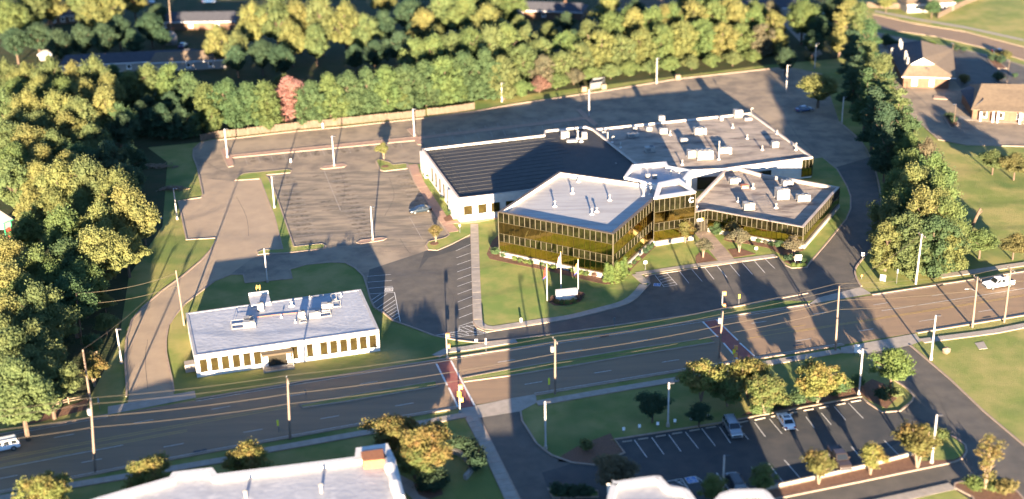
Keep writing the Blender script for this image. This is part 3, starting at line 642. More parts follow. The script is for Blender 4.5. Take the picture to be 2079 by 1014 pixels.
for s_, w_ in ((Ll*.09, 4.4), (Ll*.88, 4.2)):                      # projecting wall slabs on the parking side
    m_ = MB(); q = e0+dn*s_+nl*.35; m_.box((q.x, q.y, (HB-.15)/2), (w_, .9, HB-.15), math.atan2(dn.y, dn.x)); m_.build('projecting_wall', 'wall_white', bk)
# ------------------------------------------------------ back wing
HR = 5.0
BW = BL([(1205, 262), (1290, 372), (1403, 346), (1470, 343), (1497, 339), (1650, 319), (1525, 229)], HR)
bw = empty('office_wing', BW[5], 'large rear office wing with a weathered gravel roof crowded with rooftop machines', 'office building')
flat_building(bw, BW, HR, HR-.35, 'wall_white', 'roof_gravel', cop='coping', cop_h=.06)
Lw = (xy(BW[5])-xy(BW[4])).length
curtain(bw, xy(BW[5])-(xy(BW[5])-xy(BW[4])).normalized()*2.6, BW[5], [(.6, 2.6, 'glass_gold'), (2.6, 4.6, 'glass_spandrel')], 3)
curtain(bw, BW[5], xy(BW[5])+(xy(BW[6])-xy(BW[5]))*.08, [(.6, 2.6, 'glass_gold'), (2.6, 4.6, 'glass_spandrel')], 2)
window(bw, BW[4], BW[5], Lw*.32, Lw*.26, 1.2, 3.2, 'glass_dark', name='window')
window(bw, BW[2], BW[3], (xy(BW[3])-xy(BW[2])).length*.5, (xy(BW[3])-xy(BW[2])).length*.6, .5, 3.3, 'glass_dark')
# ------------------------------------------------------ tall glass wing
HG = 9.4
GP = BL([(1012, 430.5), (1244.5, 475.5), (1328, 404), (1345, 397), (1340, 377), (1335, 376.5), (1135.5, 349)], HG)
gw = empty('glass_office_wing', GP[1], 'tall glass office wing with gold-tinted panes and a white roof above the flagpole lawn', 'office building')
flat_building(gw, GP, HG, HG-.75, 'wall_white', 'roof_pale', cop='coping_brown', cop_h=.04, t=.5)
ROWS = [(1.15, 3.25, 'glass_gold'), (3.25, 4.95, 'glass_spandrel'), (4.95, 7.35, 'glass_gold'), (7.35, 9.36, 'glass_spandrel')]
curtain(gw, GP[0], GP[1], ROWS, 21)
curtain(gw, GP[1], GP[2], ROWS, 14)
curtain(gw, GP[6], GP[0], ROWS, 14)
# ------------------------------------------------------ entrance tower and white link
LK = BL([(1284, 336), (1267, 361), (1342, 380), (1382, 376), (1404, 347), (1356, 338), (1352, 330)], 9.6)
lk = empty('office_link', LK[2], 'white stepped link block between the tall glass wing and the rear wing', 'office building')
flat_building(lk, LK, 9.6, 9.0, 'wall_white', 'roof_white', cop='coping_white', cop_h=.2, t=.5)
TW = BL([(1328, 404), (1411.5, 391.5), (1378, 365), (1337, 374)], 10.2)
tw = empty('entrance_tower', TW[1], 'gold-glass entrance block with a white letter C in its top corner', 'office building')
flat_building(tw, TW, 10.2, 9.75, 'wall_stone', 'roof_white', cop='coping_white', cop_h=.3, t=.8, cop_out=.12)
RT_ = ROWS[:3]+[(7.35, 9.95, 'glass_spandrel')]
curtain(tw, TW[0], TW[1], RT_, 8, off=.08)
curtain(tw, TW[1], TW[2], RT_, 5, off=.08)
tc = bpy.data.curves.new('letter', 'FONT'); tc.body = 'C'; tc.size = 1.45; tc.extrude = .03; tc.offset = .05; tc.materials.append(M['white'])
td = (xy(TW[1])-xy(TW[0])).normalized(); tn = Vector((td.y, -td.x)); tq = xy(TW[1])-td*1.5+tn*.26
_lo = bpy.data.objects.new('letter', tc); COL.objects.link(_lo); bpy.context.view_layer.update(); _me = bpy.data.meshes.new_from_object(_lo.evaluated_get(bpy.context.evaluated_depsgraph_get())); _me = _me.copy(); bpy.data.objects.remove(_lo); lo = bpy.data.objects.new('letter', _me); COL.objects.link(lo); lo.parent = tw; lo.location = (tq.x-TW[1].x, tq.y-TW[1].y, 8.35); lo.rotation_euler = (math.pi/2, 0, math.atan2(td.y, td.x))
# ------------------------------------------------------ right glass wing
HS = 4.75
RP = BL([(1411, 431.5), (1437, 426.5), (1631, 462), (1704, 380), (1597, 361), (1553, 355), (1497, 339), (1471, 346), (1412, 407)], HS)
rw = empty('glass_office_wing', RP[2], 'low gold-glass office wing with a stained gravel roof, right of the entrance', 'office building')
flat_building(rw, RP, HS, HS-.65, 'wall_stone', 'roof_gravel', cop='coping', cop_h=.05, t=.45)
R2 = [(1.0, 2.85, 'glass_gold'), (2.85, 4.71, 'glass_spandrel')]
curtain(rw, RP[0], RP[1], [(.1, 2.85, 'glass_dark'), (2.85, 4.71, 'glass_spandrel')], 4, off=.075)
curtain(rw, RP[1], RP[2], R2, 19, off=.075)
curtain(rw, RP[2], RP[3], R2, 20, off=.075)
sg = empty('entrance_sign', (0, 0, 0), 'small white and yellow sign board on the glass above the entrance doors', 'sign')
p0, p1 = xy(RP[0]), xy(RP[1]); pd = (p1-p0).normalized(); pn = Vector((pd.y, -pd.x)); pc = p0+(p1-p0)*.38+pn*.25
sg.location = (pc.x, pc.y, 3.0)
m_ = MB(); m_.box((pc.x, pc.y, 3.0), (1.5, .12, .55), math.atan2(pd.y, pd.x)); m_.build('board', 'white', sg)
m_ = MB(); q = pc+pd*.6+pn*.07; m_.box((q.x, q.y, 3.05), (.35, .04, .5), math.atan2(pd.y, pd.x)); m_.build('emblem', 'yellow_sign', sg)
# low stone wall skirting, thicker at the foot of the glass wings
for par, a, b, h_ in ((gw, GP[0], GP[1], 1.1), (gw, GP[1], GP[2], 1.1), (tw, TW[0], TW[1], 1.1), (rw, RP[1], RP[2], .95), (rw, RP[2], RP[3], .95)):
    m_ = MB(); a, b = xy(a), xy(b); d_ = (b-a).normalized(); n_ = Vector((d_.y, -d_.x))*.28; s0 = .32
    strip(m_, [a+n_+d_*s0, b+n_-d_*.3], .45, 0, h_); m_.build('stone_base', 'wall_stone', par)
# ladder leaning beam against the glass
m_ = MB(); a = at(1304, 457, 4.2); b = at(1322, 474, 1.2); m_.bar(a, b, .6, .18)
tag(m_.build('support_beam', 'coping', loc=(b.x, b.y, 1.2)), 'pale slanted beam leaning in the corner between the two glass faces', 'beam')
# ------------------------------------------------------ rooftop machines
def hvac(px, py, z, size, rz=.14, label='', fans=1, m='metal_white', group='rooftop machines on the office roofs', rail=True, name='rooftop_unit'):
    c = at(px, py, z+size[2]*.5); c.z = z
    t = empty(name, c, label, 'air conditioner', group); L, W_, H_ = size; ca, sa = math.cos(rz), math.sin(rz)
    def q(x, y, zz_): return (c.x+x*ca-y*sa, c.y+x*sa+y*ca, z+zz_)
    if rail:
        for s in (-1, 1):
            b_ = MB(); b_.box(q(0, s*W_*.4, .1), (L*1.08, .16, .2), rz); b_.build('base_rail', 'metal_grey', t)
    b_ = MB(); b_.box(q(0, 0, .2+(H_-.2)/2), (L, W_, H_-.2), rz); cab = b_.build('cabinet', m, t)
    b_ = MB(); b_.box(q(-L*.18, -W_/2-.015, .2+(H_-.2)*.5), (L*.5, .03, (H_-.2)*.62), rz); b_.build('louver', 'metal_grey', cab)
    for k in range(fans):
        x = (k-(fans-1)/2)*L/fans*.9+(L*.2 if fans == 1 else 0); b_ = MB(); b_.tube([q(x, 0, H_), q(x, 0, H_+.12)], min(W_, L/fans)*.33, 12); f_ = b_.build('fan_ring', 'metal_grey', cab)
        b_ = MB(); b_.tube([q(x, 0, H_+.12), q(x, 0, H_+.13)], min(W_, L/fans)*.28, 12); b_.build('fan_grille', 'metal_dark', f_)
    return t
def vent(px, py, z, h=.7, r=.14, label='', name='roof_vent', m='metal_white', hook=False, cap=True):
    c = at(px, py, z); t = empty(name, c, label, 'vent', 'small vents on the office roofs'); b_ = MB()
    if hook: b_.tube([c, c+Vector((0, 0, h)), c+Vector((.12, 0, h+.25)), c+Vector((.35, 0, h+.28)), c+Vector((.5, 0, h+.05))], r, 8)
    else: b_.tube([c, c+Vector((0, 0, h))], r, 8)
    b_.build('pipe', m, t)
    b_ = MB(); b_.tube([c, c+Vector((0, 0, .12)), c+Vector((0, 0, .3))], [r*3, r*2.6, r*1.1], 8); b_.build('flashing', 'coping_white', t)
    if cap and not hook: b_ = MB(); b_.tube([c+Vector((0, 0, h)), c+Vector((0, 0, h+.1)), c+Vector((0, 0, h+.22))], [r*1.7, r*1.8, r*.5], 8); b_.build('cap', m, t)
    return t
zr = HR-.35; Z6b = lambda x, y: (1200+x/4.158, 210+y/4.158)
for x, y, s, l, f in [
    (355, 268, (2.6, 1.7, .9), 'flat pale unit on the shaded left part of the rear roof', 2), (488, 215, (1.3, 1.2, 1.0), 'small square unit at the shaded back edge of the rear roof', 1),
    (370, 215, (.9, .9, .8), 'smallest square unit at the far left back edge of the rear roof', 1), (608, 232, (1.8, 1.4, 1.3), 'boxy unit right of the shadow edge, near the back of the rear roof', 1),
    (918, 232, (2.8, 1.9, 1.7), 'big unit near the middle back of the rear roof with a wide duct', 2), (782, 315, (1.6, 1.3, 1.2), 'single unit on a stand in the centre-left of the rear roof', 1),
    (495, 388, (2.2, 1.6, 1.3), 'grey unit standing alone in the shade of the rear roof', 1), (848, 425, (1.9, 1.6, 1.7), 'tall tan unit touching the bright white unit on the rear roof', 1),
    (958, 430, (3.6, 2.2, 2.1), 'largest and brightest white unit on the front of the rear roof', 3), (1132, 393, (2.7, 1.5, 1.4), 'wide low unit beside the standing pipe on the rear roof', 2),
    (1240, 85, (2.0, 1.8, 1.9), 'tall unit standing on the back right edge of the rear roof', 1), (1325, 132, (1.8, 1.0, .6), 'flat low unit beside the hooked pipe at the rear right corner', 1),
    (1552, 345, (1.5, 1.3, 1.4), 'unit with a side duct near the right edge of the rear roof', 1), (595, 130, (1.4, 1.1, 1.5), 'orange-lit unit on the back parapet of the rear roof', 1), (1100, 125, (.8, .8, 1.2), 'narrow upright box on the back parapet of the rear roof', 1)]:
    p_ = Z6b(x, y); hvac(p_[0], p_[1], zr, s, .12, l, f)
zs = HS-.65
for x, y, s, l, f in [
    (1212, 650, (2.3, 1.7, 1.2), 'unit nearest the left tip of the right wing roof', 2), (1612, 760, (2.6, 2.2, 2.3), 'tall bright unit in the middle of the right wing roof', 1), (1655, 672, (2.2, 1.7, 1.3), 'unit behind the tall bright unit on the right wing roof', 2),
    (1790, 795, (2.7, 1.6, 1.4), 'wide low unit on rails at the right of the right wing roof', 2), (1330, 865, (2.2, 1.8, 1.5), 'unit near the front edge of the right wing roof, above the entrance', 1)]:
    p_ = Z6b(x, y); hvac(p_[0], p_[1], zs, s, .12, l, f)
p_ = Z6b(1295, 700); hvac(p_[0], p_[1], zs, (1.5, 1.2, .7), .1, 'rust-red hatch between the units on the right wing roof', 0, 'rust_red', name='roof_hatch')
for x, y, h, l, k in [(140, 325, 2.2, 'tall pale standing pipe at the left corner of the rear roof', 0), (178, 330, 1.2, 'hooked pipe next to the tall standing pipe on the rear roof', 1), (108, 245, 1.0, 'short thin pipe in the far left corner of the rear roof', 0),
    (1195, 208, .9, 'cone vent in the sunny middle right of the rear roof', 0), (1318, 300, .9, 'cone vent right of centre on the rear roof', 0), (1445, 395, .9, 'cone vent near the front right of the rear roof', 0), (668, 268, .9, 'small vent beside the shadow edge on the rear roof', 0),
    (770, 520, 1.0, 'vent stub at the front edge of the rear roof', 0), (1730, 395, 1.6, 'pale flue on the right edge of the rear roof', 0), (1078, 475, 4.2, 'tallest slim mast pipe at the front of the rear roof', 0), (1350, 85, 1.1, 'white hooked pipe at the rear right corner', 1),
    (248, 375, 1.2, 'thin bluish pipe in the shade of the rear roof', 0), (210, 530, .6, 'tiny vent on the dark corner of the black roof', 0), (270, 440, .8, 'short vent in the shade at the left of the rear roof', 0), (1175, 425, .8, 'vent beside the wide low unit', 0), (1570, 260, .8, 'vent near the right parapet of the rear roof', 0)]:
    p_ = Z6b(x, y); vent(p_[0], p_[1], zr, h, .13, l, hook=bool(k))
for x, y, h, l in [(1368, 718, 1.0, 'cone vent behind the rust-red hatch'), (1562, 885, .9, 'cone vent near the front of the right wing roof'), (1245, 830, .8, 'short vent near the left edge of the right wing roof'), (895, 905, .9, 'white stub pipe on the roof edge above the entrance')]:
    p_ = Z6b(x, y); vent(p_[0], p_[1], zs, h, .16, l)
zg = HG-.75
for x, y, h, l in [(365, 158, 1.1, 'white flue at the left back of the glass wing roof'), (590, 200, 1.1, 'white flue at the right of the glass wing roof'), (258, 238, 1.1, 'white flue at the left front of the glass wing roof'), (482, 285, 1.1, 'white flue nearest the front corner of the glass wing roof'), (402, 88, .5, 'low cone vent near the back edge of the glass wing roof'),
                   (795, 178, 1.5, 'thin white mast pipe near the link roof'), (838, 165, 1.7, 'second thin white mast pipe beside the link roof'), (512, 270, .8, 'small vent beside the front flue')]:
    vent(1040+x/2.983, 340+y/2.983, zg, h, .17, l)
for x, y, l in [(478, 612, 'small box unit on the link roof, left'), (535, 618, 'slim box unit on the link roof, right')]:
    p_ = Z6b(x, y); hvac(p_[0], p_[1], 9.0, (.8, .7, .9), .3, l, 0)
for x, y, l in [(675, 600, 'short pipe on the white link roof'), (745, 602, 'right pipe on the white link roof')]:
    p_ = Z6b(x, y); vent(p_[0], p_[1], 9.0, .7, .12, l)
# on the black roof
zb = HB-.35
for x, y, s, l in [(1555, 68, (1.9, 1.7, 1.7), 'left rounded white unit on the back edge of the black roof')]:
    hvac(840+x/5.07, 260+y/5.07, zb, s, .1, l, 1)
hvac(1186, 275, zb, (1.2, 1.2, 1.6), .1, 'slim white unit at the back right of the black roof', 1); hvac(1161, 286, zb, (2.4, 1.2, .5), .1, 'flat white box lying on the black roof', 0)
vent(1173, 282, zb, 1.9, .2, 'tall sunlit pipe between the units on the black roof'); vent(1180, 288, zb, .7, .2, 'short white vent by the flat box on the black roof')
# on the white office
zw = HW-.03; Zw = lambda x, y: (360+x/4.609, 560+y/4.609)
for x, y, s, l, f in [(780, 288, (1.1, 1.0, 1.5), 'upright unit behind the others near the rear parapet of the white office roof', 1), (672, 448, (2.0, 1.1, 1.0), 'right box of the left rooftop cluster on the white office', 1), (668, 405, (1.7, 1.0, .9), 'rear box of the left rooftop cluster on the white office', 1),
    (1165, 362, (1.2, 1.1, 1.2), 'left box of the middle rooftop cluster on the white office', 1), (1288, 362, (1.9, 1.1, 1.1), 'wider box of the middle rooftop cluster on the white office', 1), (1400, 280, (1.9, 1.1, 1.0), 'right-hand box under the open frame on the white office roof', 1)]:
    p_ = Zw(x, y); hvac(p_[0], p_[1], zw, s, .14, l, f, group='rooftop machines on the white office')
def frame_rack(pts, h, label):
    P = [at(*Zw(*p), zw) for p in pts]; c = P[0]; t = empty('equipment_frame', c, label, 'frame'); b_ = MB()
    for i in range(len(P)):
        a, b = P[i], P[(i+1) % len(P)]
        b_.bar(a+Vector((0, 0, .15)), b+Vector((0, 0, .15)), .1, .1); b_.bar(a+Vector((0, 0, h)), b+Vector((0, 0, h)), .06, .06)
    b_.build('rails', 'metal_white', t)
    for p in P: b_ = MB(); b_.bar(p, p+Vector((0, 0, h)), .07, .07); b_.build('post', 'metal_grey', t)
frame_rack([(515, 508), (735, 485), (715, 440), (505, 465)], .9, 'white rail frame round the left rooftop cluster of the white office')
frame_rack([(1150, 450), (1215, 440), (1190, 390), (1130, 398)], .7, 'small rail frame in front of the middle rooftop box')
frame_rack([(1240, 410), (1440, 380), (1430, 330), (1235, 350)], .8, 'long rail frame beside the wider middle box')
frame_rack([(1460, 300), (1530, 295), (1490, 225), (1440, 235)], 1.3, 'open frame at the right rear of the white office roof')
vent(*Zw(1070, 285), zw, .8, .2, 'white cone vent at the rear of the white office roof')
for x, y, l in [(975, 392, 'small pipe stub along the roof conduit'), (1105, 440, 'small pipe stub left of the middle frame'), (1240, 218, 'thin pipe near the rear roof edge'), (1535, 195, 'pipe stub near the right rear corner of the white office roof'), (870, 270, 'pipe stub beside the roof upstand')]:
    vent(*Zw(x, y), zw, .45, .08, l)
m_ = MB(); P = [at(*Zw(x, y), zw+.12) for x, y in [(740, 388), (960, 362), (1140, 345)]]; m_.tube(P, .06, 6)
tag(m_.build('roof_conduit', 'rust_red', loc=P[0]), 'thin rusty conduit running across the white office roof', 'pipe')
lc = at(525, 593, HW+.3); t = empty('roof_ladder', lc, 'yellow looped ladder top behind the white office parapet', 'ladder')
for s in (-.3, .3):
    m_ = MB(); m_.tube([lc+Vector((s, .5, -1)), lc+Vector((s, .5, 1.0)), lc+Vector((s*.9, .2, 1.3)), lc+Vector((s, -.3, 1.1)), lc+Vector((s, -.3, 0))], .06, 6); m_.build('rail', 'paint_yellow', t)
m_ = MB()
for k in range(6): m_.bar(lc+Vector((-.3, .5, -.8+k*.35)), lc+Vector((.3, .5, -.8+k*.35)), .05, .05)
m_.build('rungs', 'paint_yellow', t)
# ------------------------------------------------------ foreground roofs and the building beyond the lower edge
HF = 5.2
FP = BL([(205, 1012), (345, 972), (352, 962), (430, 953), (440, 966), (722, 931), (724, 913), (786, 904), (801, 935), (822, 1014), (850, 1100), (130, 1130), (120, 1040)], HF)
fb = empty('foreground_building', FP[5], 'white-roofed building at the bottom left with a curved parapet and an orange brick corner box', 'building')
flat_building(fb, FP, HF, HF-.45, 'wall_white', 'roof_white', cop='coping_white', cop_h=.25, t=.9, cop_out=.1)
P4 = [at(x, y, HF+.3) for x, y in [(733, 925), (778, 919), (781, 940), (738, 944)]]
m_ = MB(); m_.prism([xy(p) for p in P4], HF-.9, HF+.9); m_.build('brick_chimney', 'brick_orange', fb)
m_ = MB(); m_.tube([at(788, 935, HF), at(792, 950, HF), at(797, 966, HF), at(803, 985, HF), at(812, 1014, HF)], [.6, .85, .6, .85, .7], 10); m_.build('curved_parapet', 'coping_white', fb)
vent(653, 1005, HF-.8, 1.6, .22, 'pipe on the foreground roof casting a long blue shadow'); vent(500, 1016, HF-.8, 1.4, .22, 'pipe at the bottom edge of the foreground roof')
FQ = smooth_line([Vector((p.x, p.y)) for p in ats([(1242, 985), (1252, 981), (1330, 970), (1345, 976), (1360, 990), (1392, 996), (1410, 1016), (1430, 1060), (1240, 1080)], 10.9)], 3, True)
f2 = empty('foreground_building', (FQ[0].x, FQ[0].y, 0), 'white rounded parapet of a building rising into the bottom edge, right of centre', 'building')
flat_building(f2, FQ, 10.9, 10.55, 'wall_white', 'roof_white', cop='coping_white', cop_h=.25, t=.8)
FR = smooth_line([Vector((p.x, p.y)) for p in ats([(1462, 1006), (1535, 997), (1556, 1001), (1570, 1016), (1600, 1060), (1440, 1070)], 10.9)], 3, True)
f3 = empty('foreground_building', (FR[0].x, FR[0].y, 0), 'smaller white parapet end at the bottom edge in front of the tree strip', 'building')
flat_building(f3, FR, 10.9, 10.55, 'wall_white', 'roof_white', cop='coping_white', cop_h=.25, t=.8)
sb = empty('foreground_building', (20, 110, 0), 'stepped office block standing just below the picture', 'building')
for x0, x1, y0, y1, h_ in ((11.0, 38.6, 100, 126, 12.8), (3.2, 11.0, 100, 126, 11.1), (-14, 3.2, 104, 126, 6.7), (-110, -43, 120, 141, 5.8)):
    m_ = MB(); m_.prism([(x0, y0), (x1, y0), (x1, y1), (x0, y1)], 0, h_); m_.build('block', 'wall_white', sb)
# ------------------------------------------------------ brick clinics (upper right)
def roof_poly(par, pts, m, name='roof', th=.18):
    m_ = MB(); vs = [Vector(p) for p in pts]; n = len(vs)
    m_.add([tuple(v) for v in vs]+[(v.x, v.y, v.z-th) for v in vs], [tuple(range(n)), tuple(reversed(range(n, 2*n)))]+[(i, n+i, n+(i+1) % n, (i+1) % n) for i in range(n)]); return m_.build(name, m, par)
c1 = empty('clinic_building', at(1860, 170), 'brown-roofed brick clinic with a white triangular gable and pale flues, upper right', 'clinic')
e = 3.2; rdg = 7.6
FL, FRt = at(1831, 156, e), at(1941, 159, e); RR_, BR_ = at(1935, 100, e), at(1870, 82, rdg)
BLk = at(1800, 92, e); GA = at(1874, 117.5, rdg); GL, GR = at(1847, 131, e+2.4), at(1899, 131, e+2.4)
wl_ = [at(1836, 176), at(1929, 180)]
fl, fr = xy(FL), xy(FRt)
m_ = MB(); m_.prism([(fl.x+.8, fl.y+.6), (fr.x-1.6, fr.y+.6), (xy(RR_).x-1, xy(RR_).y-.6), (xy(BLk).x+1, xy(BLk).y)], 0, e-.15); cw_ = m_.build('wall', 'brick', c1)
roof_poly(c1, [FL, FRt, GR, GL], 'shingle')
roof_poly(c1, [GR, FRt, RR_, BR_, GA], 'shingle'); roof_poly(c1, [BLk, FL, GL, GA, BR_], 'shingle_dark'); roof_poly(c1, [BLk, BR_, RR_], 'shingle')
roof_poly(c1, [GL, GR, GA], 'white', 'gable')
for t_, w_ in ((.24, 1.3), (.62, 1.1)):
    a_ = Vector((fl.x+.8, fl.y+.6, 0)); b_v = Vector((fr.x-1.6, fr.y+.6, 0)); window(c1, a_, b_v, (b_v-a_).length*t_, w_, .7, 2.6, 'white', 'white')
m_ = MB(); m_.bar((fl.x, fl.y, e-.1), (fr.x, fr.y, e-.1), .16, .16); m_.build('gutter', 'white', c1)
for x, y, h_ in ((1827, 92, 1.9), (1830, 98, 1.9), (1838, 118, 2.1), (1840, 124, 2.0), (1843, 128, 1.6), (1811, 103, .8), (1854, 92, .5), (1862, 112, .5)):
    m_ = MB(); p_ = at(x, y, 5.6); m_.tube([p_-Vector((0, 0, 1.0)), p_+Vector((0, 0, h_))], .32, 8); m_.build('flue', 'metal_white', c1)
c2 = empty('clinic_building', at(2010, 240), 'brown-roofed brick clinic with a small dark side roof at the right edge', 'clinic')
fl, fr = xy(at(1972, 222, 3.0)), xy(at(2140, 232, 3.0)); bl_, br_ = at(1993, 170, 6.6), at(2150, 172, 6.6)
m_ = MB(); m_.prism([(fl.x+.8, fl.y+1), (fr.x, fr.y+1), (fr.x+4, fr.y+16), (fl.x+5, fl.y+16)], 0, 2.9); m_.build('wall', 'brick', c2)
bkl, bkr = Vector((bl_.x+1, bl_.y+12, 3)), Vector((br_.x, br_.y+12, 3))
roof_poly(c2, [(fl.x, fl.y, 3), (fr.x, fr.y, 3), br_, bl_], 'shingle'); roof_poly(c2, [bl_, br_, bkr, bkl], 'shingle')
roof_poly(c2, [(fl.x, fl.y, 3), bl_, (bkl.x, bkl.y, 3)], 'shingle', 'side_roof')
dk = [at(1950, 184, 3.2), at(1973, 221, 3.0), at(1997, 202, 4.6), at(1990, 178, 5.0)]
roof_poly(c2, dk, 'shingle_dark', 'porch_roof'); roof_poly(c2, [at(1950, 184, 3.2), at(1990, 178, 5.0), Vector((at(1975, 170, 3.2)))], 'shingle_dark', 'porch_roof')
m_ = MB(); q0, q1 = xy(dk[0]), xy(dk[1]); m_.prism([(q0.x+.6, q0.y), (q1.x+.8, q1.y+.8), (q1.x+5, q1.y+3), (q0.x+6, q0.y+2)], 0, 2.8); m_.build('wall', 'brick', c2)
a_, b_v = Vector((fl.x+.8, fl.y+1, 0)), Vector((fr.x, fr.y+1, 0)); Lc = (b_v-a_).length
for t_ in (.15, .36, .6, .8): window(c2, a_, b_v, Lc*t_, 1.3, .8, 2.3, 'glass_dark', 'white')
for t_ in (.08, .24, .30, .58):
    m_ = MB(); q = a_+(b_v-a_)*t_; m_.tube([(q.x, q.y-1.4, 0), (q.x, q.y-1.4, 2.8)], .22, 8); m_.build('porch_column', 'white', c2)
m_ = MB(); q = a_+(b_v-a_)*.19; m_.box((q.x, q.y-.9, 2.85), (Lc*.24, 1.8, .2), 0); m_.build('porch_canopy', 'shingle', c2)
# ------------------------------------------------------ houses among the trees (top)
def house(px, py, L, W_, rz, roof, label, wall='siding', e=2.8, rise=2.0, chim=False):
    c = at(px, py, e+rise*.5); c.z = 0; t = empty('house', c, label, 'house'); ca, sa = math.cos(rz), math.sin(rz)
    def q(x, y, z): return (c.x+x*ca-y*sa, c.y+x*sa+y*ca, z)
    m_ = MB(); m_.box((c.x, c.y, e/2), (L, W_, e), rz); m_.build('wall', wall, t)
    m_ = MB(); o = .5; m_.add([q(-L/2-o, -W_/2-o, e), q(L/2+o, -W_/2-o, e), q(L/2+o, W_/2+o, e), q(-L/2-o, W_/2+o, e), q(-L/2+1, 0, e+rise), q(L/2-1, 0, e+rise)], [(0, 1, 5, 4), (2, 3, 4, 5), (1, 2, 5), (3, 0, 4), (3, 2, 1, 0)]); rf = m_.build('roof', roof, t)
    if chim: m_ = MB(); m_.box(q(L*.25, 0, e+rise), (.8, .8, 1.6), rz); m_.build('chimney', 'brick', rf)
    m_ = MB(); m_.bar(q(-L/2-o, -W_/2-o-.05, e-.05), q(L/2+o, -W_/2-o-.05, e-.05), .12, .18); m_.build('gutter', 'white', t)
    a = Vector(q(-L/2, -W_/2, 0)); b = Vector(q(L/2, -W_/2, 0))
    for s in (.2, .5, .8): window(t, a, b, L*s, 1.3, .9, 2.2, 'glass_dark', 'white', fw=.12)
    return t
house(265, 112, 40, 10, .10, 'shingle_dark', 'long dark-roofed house behind the hedge trees, far left')
house(385, 110, 22, 9, .08, 'shingle', 'brown-roofed house behind the hedge trees beside the dark long house')
house(395, 30, 30, 12, -.05, 'shingle_dark', 'grey-roofed house at the top left with a sunlit gable end', wall='brick')
house(125, 22, 10, 8, .3, 'shingle_dark', 'small house seen between the two yellow trees at the top left', wall='brick')
house(1110, 10, 26, 10, -.25, 'shingle_dark', 'house with an orange-lit end above the centre tree line', wall='brick', chim=True)
house(1320, 2, 22, 10, .1, 'shingle', 'pale house peeping through a gap in the trees at the top')
house(1560, 4, 26, 12, .2, 'shingle_dark', 'dark-roofed house at the top right behind the trees')
house(1880, -4, 16, 9, .1, 'shingle', 'pale house beyond the street at the top right')
sh = house(92, 105, 3.5, 3, .2, 'metal_white', 'small pale shed behind the left hedge trees', e=2, rise=.9)
dm = at(349, 90); t = empty('garden_dome', dm, 'pale round-topped shed between the two houses', 'shed')
m_ = MB(); m_.tube([dm, dm+Vector((0, 0, 2.6)), dm+Vector((0, 0, 3.6)), dm+Vector((0, 0, 4.2))], [1.9, 1.9, 1.4, .5], 12); m_.build('shell', 'siding', t, smooth=True)
# playhouse at the left edge
pc = at(8, 472); t = empty('playhouse', pc, 'playhouse with a pale pointed roof, green trim and red slide at the left edge', 'playground')
m_ = MB(); m_.prism([(pc.x+1.7*math.cos(a), pc.y+1.7*math.sin(a)) for a in [k*math.pi/3 for k in range(6)]], 1.2, 2.6); m_.build('walls', 'siding', t)
top = [(pc.x+2.4*math.cos(k*math.pi/3), pc.y+2.4*math.sin(k*math.pi/3), 3.0) for k in range(6)]
m_ = MB(); m_.add(top+[(pc.x, pc.y, 5.0)], [(i, (i+1) % 6, 6) for i in range(6)]+[(5, 4, 3, 2, 1, 0)]); m_.build('roof', 'concrete', t)
m_ = MB(); strip(m_, top, .12, 2.75, 2.98, True); m_.build('roof_trim', 'green_sign', t)
for k in range(6):
    m_ = MB(); m_.tube([(pc.x+1.8*math.cos(k*math.pi/3), pc.y+1.8*math.sin(k*math.pi/3), 0), (pc.x+1.8*math.cos(k*math.pi/3), pc.y+1.8*math.sin(k*math.pi/3), 2.8)], .12, 6); m_.build('post', 'green_sign', t)
m_ = MB(); m_.bar(pc+Vector((1.6, -1.4, 1.4)), pc+Vector((2.6, -3.0, .2)), .9, .15); m_.build('slide', 'red', t)
m_ = MB(); m_.bar(pc+Vector((3.2, -1, 0)), pc+Vector((4.0, -2, 2.2)), .12, .12); m_.bar(pc+Vector((3.9, -3, 0)), pc+Vector((4.0, -2, 2.2)), .12, .12); m_.build('climbing_frame', 'paint_yellow', t)
# ================================================================== TREES
def np_mesh(name, V, F4, F3, mats, smooth_tris=True):
    me = bpy.data.meshes.new(name); nv = len(V); n3, n4 = len(F3), len(F4)
    me.vertices.add(nv); me.vertices.foreach_set('co', np.asarray(V, dtype=np.float32).ravel())
    me.loops.add(n3*3+n4*4); me.loops.foreach_set('vertex_index', np.concatenate([np.asarray(F3, dtype=np.int32).ravel(), np.asarray(F4, dtype=np.int32).ravel()]))
    me.polygons.add(n3+n4)
    me.polygons.foreach_set('loop_start', np.concatenate([np.arange(n3)*3, n3*3+np.arange(n4)*4]).astype(np.int32))
    for m in mats: me.materials.append(M[m])
    me.update(calc_edges=True)
    return me
_t = (1+5**.5)/2
ICO_V = np.array([(-1, _t, 0), (1, _t, 0), (-1, -_t, 0), (1, -_t, 0), (0, -1, _t), (0, 1, _t), (0, -1, -_t), (0, 1, -_t), (_t, 0, -1), (_t, 0, 1), (-_t, 0, -1), (-_t, 0, 1)]); ICO_V /= np.linalg.norm(ICO_V[0])
ICO_F = np.array([(0, 11, 5), (0, 5, 1), (0, 1, 7), (0, 7, 10), (0, 10, 11), (1, 5, 9), (5, 11, 4), (11, 10, 2), (10, 7, 6), (7, 1, 8), (3, 9, 4), (3, 4, 2), (3, 2, 6), (3, 6, 8), (3, 8, 9), (4, 9, 5), (2, 4, 11), (6, 2, 10), (8, 6, 7), (9, 8, 1)])
